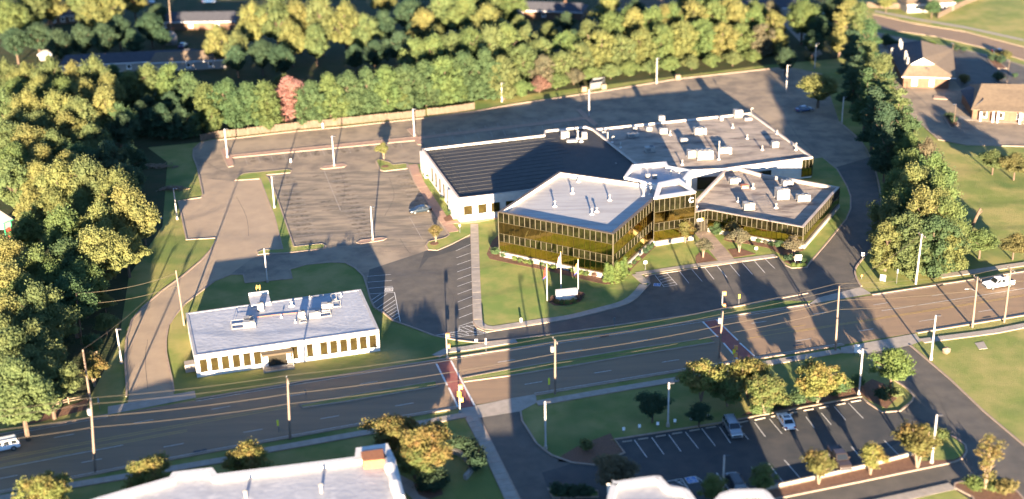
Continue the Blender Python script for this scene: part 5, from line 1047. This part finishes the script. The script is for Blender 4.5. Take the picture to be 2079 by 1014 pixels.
def utility_pole(top, base, label, arms=True, m='wood_pole', tr=False, lamp=False, r=.17, lean=None):
    B, h = height_of(top, base); t = empty('utility_pole', B, label, 'utility pole', 'utility poles'); T = at(top[0], top[1], h) if lean is None else B+Vector((0, 0, h))
    T = Vector((B.x+(T.x-B.x), B.y+(T.y-B.y)*.0, h)); 
    if abs(T.x-B.x) > 1.2: T.x = B.x+math.copysign(1.2, T.x-B.x)
    m_ = MB(); m_.tube([B-Vector((0, 0, .2)), B*.5+T*.5, T], [r*1.15, r*.95, r*.7], 9); m_.build('pole', m, t)
    if arms:
        d = Vector((vd.x, vd.y, 0)); c = T-Vector((0, 0, .35)); m_ = MB(); m_.bar(c-d*1.1, c+d*1.1, .12, .14); a_ = m_.build('crossarm', 'wood_pole', t)
        for k in (-1, -.4, .5, 1): m_ = MB(); q = c+d*k; m_.tube([q, q+Vector((0, 0, .18)), q+Vector((0, 0, .28))], [.05, .09, .04], 7); m_.build('insulator', 'metal_grey', a_)
    if tr:
        q = T-Vector((.45, 0, 2.2)); m_ = MB(); m_.tube([q, q+Vector((0, 0, .9))], .3, 10); m_.build('transformer', 'metal_white', t)
    if lamp:
        q = T-Vector((0, 0, h*.28)); m_ = MB(); m_.tube([q, q+Vector((-.9, -.2, .5)), q+Vector((-1.6, -.3, .6))], .05, 6); b_ = m_.build('lamp_arm', 'metal_grey', t); m_ = MB(); m_.box(q+Vector((-1.8, -.3, .58)), (.6, .3, .15)); m_.build('lamp_head', 'metal_white', b_)
    return T, B, h
p1 = utility_pole((184, 815), (193, 958), 'wooden utility pole at the lower left, crossing the street picture', tr=True)
p2 = utility_pole((583.5, 769), (589, 892), 'wooden utility pole in the verge below the white office')
p3 = utility_pole((1127, 689), (1127, 800), 'wooden utility pole right of the first crosswalk, with a crossarm', tr=True)
p4 = utility_pole((1468, 632), (1459, 728), 'wooden utility pole at the second crosswalk carrying a transformer', arms=False, tr=True)
p5 = utility_pole((1704, 581), (1696, 712), 'tall pale utility pole at the side drive entrance', arms=False)
p6 = utility_pole((1985, 562), (1974, 665), 'pale utility pole with a lamp arm in front of the white pickup', lamp=True)
p7 = utility_pole((2053, 545), (2038.5, 655), 'pale utility pole just right of the white pickup', tr=True)
q1 = utility_pole((168, 710), (184, 818), 'wooden utility pole at the wood edge, left of the curved drive', arms=False)
q2 = utility_pole((357, 549), (374, 661), 'wooden utility pole behind the white office corner', arms=False, tr=False)
q3 = utility_pole((155, 596), (166, 700), 'dark weathered pole in the shade of the wood', arms=False, m='bark')
q4 = utility_pole((1872, 475), (1859, 577), 'pale utility pole with a crossarm in front of the right-hand trees', m='pole_white')
q5 = utility_pole((341, -20), (349, 80), 'thin pole rising between the houses at the top left', arms=False)
snag, sh_ = height_of((1985, 425), (1958, 503)); t = empty('dead_trunk', snag, 'bare broken tree trunk standing beside the right-hand trees', 'tree trunk')
m_ = MB(); m_.tube([snag, snag+Vector((1.0, .2, sh_*.5)), snag+Vector((2.4, .3, sh_))], [.42, .36, .25], 9); m_.build('trunk', 'bark', t); m_ = MB(); m_.tube([snag+Vector((1.8, .25, sh_*.8)), snag+Vector((2.9, .4, sh_*.93))], [.14, .08], 6); m_.build('branch_stub', 'bark', t)
def wire(a, b, sag, r, label):
    a, b = Vector(a), Vector(b); m_ = MB(); pts = [a.lerp(b, k/12)-Vector((0, 0, sag*4*(k/12)*(1-k/12))) for k in range(13)]; m_.tube(pts, r, 5)
    tag(m_.build('overhead_wire', 'wire', loc=a), label, 'power line', 'overhead wires along the street')
p0 = (p1[0]+(p1[0]-p2[0])*1.0, None, p1[2]); p8 = (p7[0]+(p7[0]-p5[0])*.9, None, p7[2])
names = ['left of the first street pole', 'between the first and second street poles', 'between the second and third street poles', 'between the third and fourth street poles', 'between the fourth and fifth street poles', 'between the fifth and sixth street poles', 'between the sixth and seventh street poles', 'right of the last street pole']
chain = [p0, p1, p2, p3, p4, p5, p6, p7, p8]
for i, nm in enumerate(names):
    a, b = chain[i][0], chain[i+1][0]; L = (b-a).length; s = L*.012
    for dz, off, r, w_ in ((.0, -1.0, .025, 'upper rear'), (.0, .9, .025, 'upper front'), (-2.6, 0, .036, 'thick middle'), (-4.3, 0, .03, 'lowest')):
        d = Vector((vd.x, vd.y, 0))*off; wire(a+d+Vector((0, 0, dz)), b+d+Vector((0, 0, dz)), s, r, '%s cable %s' % (w_, nm))
wire(q1[0], q2[0], .8, .025, 'thin wire from the wood-edge pole to the pole behind the white office'); wire(q3[0], q2[0]-Vector((0, 0, .6)), .8, .04, 'upper service wire from the dark pole to the pole behind the white office'); wire(q3[0]-Vector((0, 0, 2)), q2[0]-Vector((0, 0, 3)), .8, .04, 'lower service wire from the dark pole to the pole behind the white office')
wire(q1[0]-Vector((0, 0, .5)), p1[0], .6, .04, 'wire from the wood-edge pole down to the street pole'); wire(q4[0], p5[0], .8, .035, 'wire from the crossarm pole by the trees to the side drive pole')
# pedestrian signals at the crosswalks
def ped_signal(top, base, label, plate=False):
    B, h = height_of(top, base); t = empty('pedestrian_signal', B, label, 'crosswalk signal', 'pedestrian signals at the crosswalks')
    m_ = MB(); m_.tube([B, B+Vector((0, 0, h))], [.12, .09], 8); m_.build('pole', 'metal_white', t); m_ = MB(); m_.tube([B, B+Vector((0, 0, .35))], [.3, .2], 8); m_.build('base', 'metal_white', t)
    for k, z in enumerate((h-.3, h*.5)):
        m_ = MB(); m_.box(B+Vector((.3, -.15, z)), (.6, .4, .75)); o = m_.build('signal_head', 'orange', t); m_ = MB(); m_.box(B+Vector((.3, -.36, z)), (.4, .03, .5)); m_.build('signal_face', 'paint_yellow', o)
    if plate: m_ = MB(); m_.box(B+Vector((0, -.15, h*.68)), (.5, .05, .9)); m_.build('warning_plate', 'yellow_sign', t)
ped_signal((906, 677), (908, 727), 'pedestrian signal at the upper end of the first crosswalk'); ped_signal((932, 781), (934, 839), 'pedestrian signal with a yellow plate at the lower end of the first crosswalk', True); ped_signal((1467, 592), (1465, 648), 'pedestrian signal behind the second crosswalk pole'); ped_signal((1498, 702), (1489, 738), 'short pedestrian signal at the lower end of the second crosswalk', True)
# signs
def post_sign(px, py, h, w_, hh, m, label, post='metal_grey', name='sign', legs=1, rz=0, grp=None, out=.04):
    B = at(px, py); t = empty(name, B, label, 'sign', grp); ca, sa = math.cos(rz), math.sin(rz)
    for s in ([0] if legs == 1 else [-w_*.42, w_*.42]): m_ = MB(); m_.tube([(B.x+s*ca, B.y+s*sa, 0), (B.x+s*ca, B.y+s*sa, h)], .05, 6); m_.build('post', post, t)
    m_ = MB(); m_.box((B.x+out*sa, B.y-.07, h-hh/2), (w_, .06, hh), rz); m_.build('plate', m, t); return t
for i, (x, y) in enumerate([(1266, 879), (1298, 873), (1335, 868), (1370, 862), (1403, 857), (1437, 853)]): post_sign(x, y, 1.0, .42, .55, 'white', 'small white stall sign, %s from the left above the lower lot' % ORD[i], grp='white stall signs')
for x, y, h, w_, hh, m, l in [(1310, 550, 2.1, .6, .6, 'white', 'blue and white sign post at the kerb right of the cone shrubs'), (938, 444, 2.3, .35, .6, 'white', 'thin sign post in front of the black-roofed wing corner'), (934, 474, 2.0, .3, .5, 'white', 'lower sign post on the grass point by the brick walk'),
    (1535, 512, 1.1, .55, .55, 'white', 'tiny white sign on the lawn below the right glass wing'), (1751, 528, 1.6, .6, .7, 'white', 'white square sign at the side drive kerb'), (1749, 567, 1.0, .35, .4, 'orange', 'tiny reddish marker on the grass by the side drive'), (1820, 576, 3.0, .3, .9, 'metal_grey', 'grey street sign post near the side drive apron'),
    (1247, 668, 2.2, .35, .4, 'metal_grey', 'thin sign post below the front lot'), (1500, 618, 2.0, .3, .8, 'yellow_sign', 'thin sign post at the verge of the front lot'), (987, 714, 2.6, .3, 1.2, 'metal_white', 'pale sign post on the verge beside the first signal'), (967, 697, .8, .5, .4, 'white', 'small white box sign behind the verge'),
    (622, 810, 1.7, .28, .9, 'metal_grey', 'grey sign post in the median nose'), (203, 832, 2.2, .25, .9, 'metal_white', 'thin pale marker post left of the drive apron'), (1115, 793, 2.3, .3, 1.2, 'yellow_sign', 'yellow sign in the verge beside the utility pole'), (566, 878, 2.2, .3, 1.0, 'yellow_sign', 'yellow sign in the verge left of the second street pole'),
    (328, 446, .8, .3, .5, 'white', 'tiny white marker at the wood edge on the left lawn'), (591, 334, 1.4, .3, .9, 'white', 'short white marker in the small brick island'), (656, 264, 1.8, .3, 1.2, 'white', 'short white post at the fence')]: post_sign(x, y, h, w_, hh, m, l)
post_sign(1792, 572, 1.4, 1.0, 1.2, 'white', 'white real-estate style board on two legs by the side drive', legs=2, rz=-.4); post_sign(1740, 724, 2.2, 1.1, 1.5, 'white', 'white board sign by the bright green tree', legs=2, rz=-.5)
ws = post_sign(1620, 536, 1.9, 1.3, 1.1, 'white', 'white two-legged sign in the flower island of the right glass wing', post='white', legs=2)
mk = post_sign(1058, 655, .9, .35, .9, 'white', 'small white marker with a long shadow on the flagpole lawn')
# monument sign
B = at(1150, 610); t = empty('monument_sign', B, 'white monument sign with faint orange lettering below the three flagpoles', 'sign'); rz = .16
m_ = MB(); m_.box((B.x, B.y, 1.25), (4.0, .9, 1.9), rz); bd = m_.build('panel', 'wall_white', t); m_ = MB(); m_.box((B.x, B.y, .2), (3.4, .7, .4), rz); m_.build('plinth', 'wall_stone', t)
m_ = MB(); ca, sa = math.cos(rz), math.sin(rz)
for k, (x, z, l) in enumerate([(-.35, 1.62, .7), (.55, 1.62, .9), (.1, 1.35, 2.4), (-1.45, 1.45, .5)]): q = (B.x+x*ca+.47*sa, B.y+x*sa-.47*ca, z); m_.box(q, (l, .03, .13), rz)
m_.build('lettering', 'orange', bd); m_ = MB()
for k in range(12): q = (B.x+(-.75+k*.2)*ca+.475*sa, B.y+(-.75+k*.2)*sa-.475*ca, 1.12); m_.box(q, (.12, .03, .16), rz)
m_.build('small_lettering', 'navy', bd)
# flagpoles
def flag(top, base, kind, label):
    B, h = height_of(top, base); t = empty('flagpole', B, label, 'flagpole', 'flagpoles behind the monument sign')
    m_ = MB(); m_.tube([B, B+Vector((0, 0, h))], [.11, .07], 8); m_.build('pole', 'pole_white', t); m_ = MB(); m_.tube([B+Vector((0, 0, h)), B+Vector((0, 0, h+.12)), B+Vector((0, 0, h+.22))], [.06, .13, .03], 8); m_.build('finial', 'paint_yellow', t)
    n, rws = 10, 13; W_, H_ = .95, 2.1; vs = []; fs = []; m_ = MB(); cols = {'stripes': ['red', 'white'], 'red': ['red', 'red'], 'orange': ['orange', 'orange']}[kind]
    z0 = h-.5
    for j in range(rws+1):
        for i in range(n+1):
            u = i/n; v = j/rws; x = -.1-u*W_*(.35+.35*v); z = z0-H_*v-u*.55; y = .12*math.sin(u*9+v*2)*u; vs.append((B.x+x, B.y+y, z))
    for j in range(rws):
        for i in range(n): a = j*(n+1)+i; fs.append((a, a+1, a+n+2, a+n+1))
    m_.add(vs, fs)
    if kind == 'stripes': m_.mi = [2 if (i % n < 5 and i//n < 5) else ((i % n)//1 % 2) for i in range(len(fs))]; mats = ['red', 'white', 'navy']
    else: m_.mi = [2 if (i//n > 10) else 0 for i in range(len(fs))]; mats = [cols[0], cols[0], 'navy']
    m_.build('flag', mats, t)
flag((1110, 537), (1111, 612), 'red', 'left flagpole with a hanging red flag tipped with blue'); flag((1137, 513), (1139, 594), 'stripes', 'middle and tallest flagpole with a striped flag'); flag((1173, 528), (1174, 598), 'orange', 'right flagpole with a hanging orange-red flag')
# fence behind the old lot
def fence(pts, h, bw, label, m='fence_wood', step=2.4, posts=True):
    P = [xy(p) for p in ats(pts)]; t = empty('fence', (P[0].x, P[0].y, 0), label, 'fence'); L = [0]
    for a, b in zip(P[:-1], P[1:]): L.append(L[-1]+(b-a).length)
    n = int(L[-1]/step); me = None
    def pos(s):
        for i in range(len(P)-1):
            if s <= L[i+1] or i == len(P)-2: return P[i]+(P[i+1]-P[i]).normalized()*(s-L[i])
    for k in range(n):
        a, b = pos(L[-1]*k/n), pos(L[-1]*(k+1)/n); d = (b-a); ln = d.length; d.normalize(); m_ = MB(); hh = h+rnd.uniform(-.06, .06)
        nb = 6
        for j in range(nb):
            u0, u1 = a+d*(ln*(j+.04)/nb), a+d*(ln*(j+.96)/nb); o = rnd.uniform(-.015, .015); m_.bar((u0.x, u0.y+o, hh/2+rnd.uniform(-.03, .03)), (u1.x, u1.y+o, hh/2), .04, hh-.06)
        m_.build('fence_panel', m, t)
        m_ = MB(); m_.box((a.x, a.y+.08, h*.5), (.12, .12, h+.1)); m_.build('post', 'bark_pale', t)
fence([(408, 288), (440, 281), (479, 277), (548, 269), (602, 263), (700, 253), (785, 244.5), (864, 236.5)], 1.9, .3, 'sunlit light wooden board fence along the back of the old parking lot')
fence([(868, 235), (920, 229), (964, 222)], 1.9, .3, 'lower shaded stretch of board fence at the right end', step=2.4)
fence([(1905, 38), (1935, 22), (1965, 8), (2000, -5)], 1.9, .3, 'pale fence along the green field at the top right')
fence([(1760, 16), (1800, 18), (1850, 18), (1878, 24)], 1.9, .3, 'pale fence beyond the street trees at the top right')
P = [at(x, y) for x, y in [(-40, 862), (35, 845), (75, 836), (100, 830), (140, 820), (178, 812)]]; t = empty('rail_fence', P[0], 'split rail fence on the bare earth at the lower left', 'fence')
for a in P: m_ = MB(); m_.box((a.x, a.y, .6), (.16, .16, 1.2)); m_.build('post', 'bark_pale', t)
for z in (.45, .85):
    for a, b in zip(P[:-1], P[1:]): m_ = MB(); m_.bar(a+Vector((0, 0, z)), b+Vector((0, 0, z)), .1, .12); m_.build('rail', 'bark_pale', t)
P = ats([(1198, 183), (1222, 179), (1228, 170), (1204, 173)]); t = empty('enclosure', P[0], 'small fenced equipment enclosure with orange-lit boxes at the rear lot edge', 'enclosure')
m_ = MB(); strip(m_, P, .05, .1, 1.9, True); m_.build('screen', 'metal_grey', t)
for x, y in ((1186, 186), (1226, 181), (1376, 162)): B = at(x, y); m_ = MB(); m_.box((B.x, B.y, .7), (1.4, 1.0, 1.4), .1); m_.cur = 0; o = tag(m_.build('utility_box', 'bark_pale', loc=B), {1186: 'utility cabinet left of the rear enclosure', 1226: 'utility cabinet right of the rear enclosure', 1376: 'utility cabinet alone at the rear lot edge'}[x], 'utility box', 'cabinets behind the rear lot')
# curved bench wall in the lower lawn
m_ = MB(); W_ = smooth_line(ats([(914, 920), (932, 924), (948, 938), (958, 954), (950, 968), (944, 974)]), 4); strip(m_, W_, .55, 0, .75)
tag(m_.build('garden_wall', 'wall_stone', loc=(W_[0].x, W_[0].y, 0)), 'low curved stone seat wall on the shaded lawn by the drive', 'wall')
row('shrub', [(926, 913, 2.0), (936, 911, 2.2), (947, 914, 2.3), (957, 921, 2.3), (965, 931, 2.3), (970, 942, 2.3), (970, 954, 2.2)], 2, ['deep'], 'hedge shrub', 'along the back of the curved seat wall', 'hedge behind the curved wall', name='shrub', cat='shrub', on='base')
row('shrub', [(870, 985, 2.2), (885, 982, 2.4), (897, 990, 2.2), (882, 998, 2.4), (864, 998, 2.0)], 2, ['deep'], 'shrub', 'in the dark bed beside the foreground roof', 'dark shrubs beside the foreground roof', name='shrub', cat='shrub', on='base')
row('shrub', [(1128, 1004, 1.8), (1145, 1005, 1.8), (1162, 1006, 1.8), (1179, 1007, 1.8), (1196, 1008, 1.8)], 2, ['deep'], 'hedge shrub', 'from the left in the clipped hedge at the bottom edge', 'clipped hedge at the bottom edge', name='shrub', cat='shrub', on='base')
bo = MB(); g_ = np.random.RandomState(3); B = at(1921, 718); vv = ICO_V*np.array([.85, .6, .75])*g_.uniform(.85, 1.15, 12)[:, None]+np.array([B.x, B.y, .5]); bo.add([tuple(v) for v in vv], [tuple(f) for f in ICO_F]); tag(bo.build('boulder', 'stone', loc=B), 'rounded tan boulder on the right lawn near the side drive', 'boulder')
# wheel stops
def wheel_stop(a, b, l):
    A, Bq = at(*a), at(*b); m_ = MB(); m_.bar(A+Vector((0, 0, .08)), Bq+Vector((0, 0, .08)), .2, .16); tag(m_.build('wheel_stop', 'concrete', loc=A), l, 'wheel stop', 'concrete wheel stops of the lower lot')
WS = [(1200+a/4.225, 700+b/4.225, 1200+c/4.225, 700+d/4.225) for a, b, c, d in [(270, 838, 350, 828), (405, 818, 490, 805), (555, 795, 640, 780), (695, 770, 780, 757), (845, 745, 930, 730), (985, 720, 1070, 707)]]+[(1440+a/4.334, 780+b/4.334, 1440+c/4.334, 780+d/4.334) for a, b, c, d in [(262, 345, 340, 328), (400, 320, 490, 300), (545, 291, 590, 280), (700, 262, 770, 248), (830, 237, 915, 224), (965, 214, 1045, 200), (1115, 187, 1195, 172), (1245, 160, 1330, 147)]]
for i, (a, b, c, d) in enumerate(WS): wheel_stop((a, b), (c, d), 'concrete wheel stop, %s from the left along the upper kerb of the lower lot' % ORD[i])
m_ = MB(); P = ats([(0, 0), (1, 1)]);
# leaf litter and debris piles at the left
for px, py, l, rx, ry in ((318, 340, 'pale heap of cut stone and branches in the shaded corner of the left lawn', 4.5, 1.6), (352, 385, 'smaller pale heap of branches beside the light pole on the left lawn', 2.6, 1.2)):
    B = at(px, py); m_ = MB(); g_ = random.Random(px)
    for k in range(90):
        x, y = g_.gauss(0, rx*.5), g_.gauss(0, ry*.5); a = g_.random()*3.14; L = g_.uniform(.3, .9); z = g_.uniform(.1, .7)*max(.1, 1-(x/rx)**2*.5)
        m_.bar((B.x+x-L*math.cos(a), B.y+y-L*math.sin(a), z), (B.x+x+L*math.cos(a), B.y+y+L*math.sin(a), z+g_.uniform(-.1, .2)), .12, .12)
    tag(m_.build('brush_pile', 'bark_pale', loc=B), l, 'brush pile', kind='stuff')
# ================================================================== VEHICLES
def loft(m_, st):                                                  # st: list of (x, half width, z bottom, z top)
    base = len(m_.v); n = len(st); R = []
    for x, w_, z0, z1 in st:
        zm = z0+(z1-z0)*.55; R = [(x, -w_*.93, z0), (x, -w_, zm), (x, -w_*.9, z1), (x, w_*.9, z1), (x, w_, zm), (x, w_*.93, z0)]
        m_.v += R
    for i in range(n-1):
        for k in range(6):
            k2 = (k+1) % 6; m_.f.append((base+i*6+k, base+(i+1)*6+k, base+(i+1)*6+k2, base+i*6+k2)); m_.mi.append(m_.cur)
    m_.f.append(tuple(base+k for k in range(6))); m_.mi.append(0); m_.f.append(tuple(base+(n-1)*6+k for k in reversed(range(6)))); m_.mi.append(0)
def quad4(name, pts, m, par):
    m_ = MB(); c = sum((Vector(p) for p in pts), Vector())/4; n = (Vector(pts[1])-Vector(pts[0])).cross(Vector(pts[3])-Vector(pts[0])).normalized()*.02
    m_.add([tuple(Vector(p)+n) for p in pts]+[tuple(Vector(p)-n*.5) for p in pts], [(0, 1, 2, 3), (7, 6, 5, 4), (0, 4, 5, 1), (1, 5, 6, 2), (2, 6, 7, 3), (3, 7, 4, 0)])
    me_o = m_.build(name, m); me_o.parent = par; return me_o
def vehicle(kind, paint, label, px, py, ang=None, to=None):
    B = at(px, py)
    if to: d = xy(at(*to))-xy(B); ang = math.atan2(d.y, d.x)
    nm = {'sedan': 'parked_car', 'suv': 'suv', 'pickup': 'pickup_truck'}[kind]
    t = bpy.data.objects.new(nm, None); COL.objects.link(t); tag(t, label, {'sedan': 'car', 'suv': 'suv', 'pickup': 'pickup truck'}[kind])
    L, W_ = {'sedan': (4.8, 1.84), 'suv': (5.1, 1.98), 'pickup': (5.8, 2.02)}[kind]; w = W_/2; x1 = L/2
    bz = {'sedan': .28, 'suv': .38, 'pickup': .45}[kind]; hood = {'sedan': .92, 'suv': 1.1, 'pickup': 1.18}[kind]; belt = {'sedan': .98, 'suv': 1.15, 'pickup': 1.22}[kind]; top = {'sedan': 1.45, 'suv': 1.82, 'pickup': 1.88}[kind]
    m_ = MB()
    if kind == 'pickup': loft(m_, [(-x1, w*.93, bz+.1, belt-.06), (-x1+.08, w*.97, bz, belt), (-.95, w, bz, belt), (1.0, w, bz, belt), (1.2, w, bz, hood+.02), (x1-.35, w*.98, bz, hood-.06), (x1-.06, w*.9, bz+.03, hood-.2), (x1, w*.82, bz+.12, hood-.4)])
    elif kind == 'suv': loft(m_, [(-x1, w*.9, bz+.1, belt-.15), (-x1+.1, w*.97, bz, belt), (1.0, w, bz, belt), (1.25, w, bz, hood+.02), (x1-.4, w*.97, bz, hood-.08), (x1-.06, w*.88, bz+.03, hood-.25), (x1, w*.8, bz+.12, hood-.42)])
    else: loft(m_, [(-x1, w*.82, bz+.12, belt-.22), (-x1+.12, w*.93, bz, belt-.04), (-1.5, w, bz, belt), (.9, w, bz, belt-.02), (1.2, w, bz, hood), (x1-.45, w*.96, bz, hood-.12), (x1-.08, w*.85, bz+.03, hood-.28), (x1, w*.74, bz+.1, hood-.42)])
    body = m_.build('body', paint); body.parent = t; bv = body.modifiers.new('b', 'BEVEL'); bv.width = .06; bv.segments = 2; bv.angle_limit = math.radians(25)
    a0, a1, r0, r1 = {'sedan': (-1.75, 1.25, -1.05, .45), 'suv': (-x1+.12, 1.3, -x1+.42, .62), 'pickup': (-1.0, 1.25, -.8, .6)}[kind]; wt = w*.78; wb = w*.93; zr_ = top
    m_ = MB(); q = [(a0, -wb, belt-.03), (a1, -wb, belt-.03), (a1, wb, belt-.03), (a0, wb, belt-.03), (r0, -wt, zr_-.06), (r1, -wt, zr_-.06), (r1, wt, zr_-.06), (r0, wt, zr_-.06)]
    m_.add(q, [(0, 1, 5, 4), (1, 2, 6, 5), (2, 3, 7, 6), (3, 0, 4, 7), (4, 5, 6, 7)]); cb = m_.build('cabin', paint); cb.parent = t
    m_ = MB(); m_.add([(r0-.05, -wt-.02, zr_-.06), (r1+.05, -wt-.02, zr_-.06), (r1+.05, wt+.02, zr_-.06), (r0-.05, wt+.02, zr_-.06), (r0+.1, -wt+.1, zr_), (r1-.1, -wt+.1, zr_), (r1-.1, wt-.1, zr_), (r0+.1, wt-.1, zr_)], [(0, 1, 5, 4), (1, 2, 6, 5), (2, 3, 7, 6), (3, 0, 4, 7), (4, 5, 6, 7), (3, 2, 1, 0)]); rf = m_.build('roof', paint); rf.parent = t
    def L3(a, b, k): a, b = Vector(a), Vector(b); return tuple(a.lerp(b, k))
    def inset(P, k=.09): c = sum((Vector(p) for p in P), Vector())/4; return [tuple(Vector(p).lerp(c, k)) for p in P]
    quad4('windshield', inset([q[1], q[2], q[6], q[5]]), 'car_glass', t); quad4('rear_window', inset([q[3], q[0], q[4], q[7]], .14), 'car_glass', t)
    nw = 2 if kind != 'suv' else 3
    for s in range(nw):
        k0, k1 = s/nw+.02, (s+1)/nw-.02
        P = [L3(q[0], q[1], k0), L3(q[0], q[1], k1), L3(q[4], q[5], k1), L3(q[4], q[5], k0)]; quad4('side_window', inset(P, .12), 'car_glass', t)
        P = [L3(q[3], q[2], k1), L3(q[3], q[2], k0), L3(q[7], q[6], k0), L3(q[7], q[6], k1)]; quad4('side_window', inset(P, .12), 'car_glass', t)
    if kind == 'pickup':
        m_ = MB(); m_.box((-1.95, 0, belt+.012), (1.7, W_*.8, .02)); b_ = m_.build('bed', 'metal_dark'); b_.parent = t
        for s in (-1, 1): m_ = MB(); m_.box((-1.95, s*w*.88, belt+.06), (1.85, .1, .1)); b_ = m_.build('bed_rail', paint); b_.parent = t
    wr = {'sedan': .34, 'suv': .39, 'pickup': .42}[kind]; wx = L*.305
    for sx in (-1, 1):
        for sy in (-1, 1):
            m_ = MB(); y = sy*(w-.10); m_.tube([(sx*wx, y-.12, wr), (sx*wx, y+.12, wr)], wr, 16); wh = m_.build('wheel', 'tyre'); wh.parent = t
            m_ = MB(); yo = y+sy*.122; m_.tube([(sx*wx, yo-.01, wr), (sx*wx, yo+.01, wr)], wr*.62, 12); rm = m_.build('rim', 'rim'); rm.parent = wh
    for s in (-1, 1):
        m_ = MB(); m_.box((x1-.12, s*w*.66, hood-.36), (.12, .42, .18)); o = m_.build('headlight', 'lamp_clear'); o.parent = t
        m_ = MB(); m_.box((-x1+.04, s*w*.74, belt-.26), (.1, .3, .26)); o = m_.build('taillight', 'lamp_red'); o.parent = t
        m_ = MB(); m_.box((a1-.45, s*(w+.1), belt+.08), (.12, .22, .16)); o = m_.build('side_mirror', paint); o.parent = t
    m_ = MB(); m_.box((x1-.02, 0, bz+.22), (.1, W_*.62, .3)); o = m_.build('grille', 'metal_dark'); o.parent = t
    m_ = MB(); m_.box((x1+.0, 0, bz+.06), (.14, W_*.86, .16)); o = m_.build('bumper', 'metal_grey' if kind == 'pickup' else paint); o.parent = t
    if kind == 'sedan': m_ = MB(); m_.box(((r0+r1)/2, 0, zr_+.008), (.8, .95, .012)); o = m_.build('sunroof', 'car_glass'); o.parent = t
    if kind == 'suv':
        for s in (-1, 1): m_ = MB(); m_.bar(((r0+.2), s*wt*.85, zr_+.06), (r1-.2, s*wt*.85, zr_+.06), .05, .06); o = m_.build('roof_rail', 'metal_dark'); o.parent = t
    t.location = (B.x, B.y, .03); t.rotation_euler = (0, 0, ang)
vehicle('suv', 'car_white', 'white suv driving at the left edge of the street', 6, 914, to=(-60, 928))
vehicle('pickup', 'car_white', 'white crew-cab pickup truck driving on the street at the right', 2026, 583, to=(1980, 590))
vehicle('sedan', 'car_blue', 'dark blue car parked near the black-roofed wing', 854, 431, to=(820, 436))
vehicle('suv', 'car_silver', 'silver suv parked nose-out in the shade of the lower lot', 1487, 876, to=(1496, 892))
vehicle('sedan', 'car_white', 'white sedan with a sunroof parked in the lower lot', 1595, 861, to=(1586, 846))
vehicle('pickup', 'car_brown', 'dark pickup truck parked by the planted strip', 1704, 940, to=(1713, 954))
vehicle('suv', 'car_black', 'black boxy suv in deep shade at the bottom of the lower lot', 1492, 988, to=(1482, 970))
vehicle('sedan', 'car_mid_blue', 'blurred blue car under the tree at the far right of the rear lot', 1633, 226, to=(1650, 224))
vehicle('sedan', 'car_mid_blue', 'blue car on the neighbourhood street at the top left', 425, 6, to=(440, 6)); vehicle('suv', 'car_silver', 'pale vehicle at the top left beside the street', 300, 8, to=(320, 8)); vehicle('sedan', 'car_silver', 'silver car at the top right behind the trees', 1672, 30, to=(1680, 40)); vehicle('sedan', 'car_mid_blue', 'small blue car by the houses above the hedge', 372, 96, to=(380, 90))
vehicle('sedan', 'car_mid_blue', 'blue car parked beyond the street trees at the top right', 1795, 2, to=(1790, -4)); vehicle('sedan', 'car_black', 'dark car on the street behind the clinic parking', 2030, 110, to=(2060, 118))
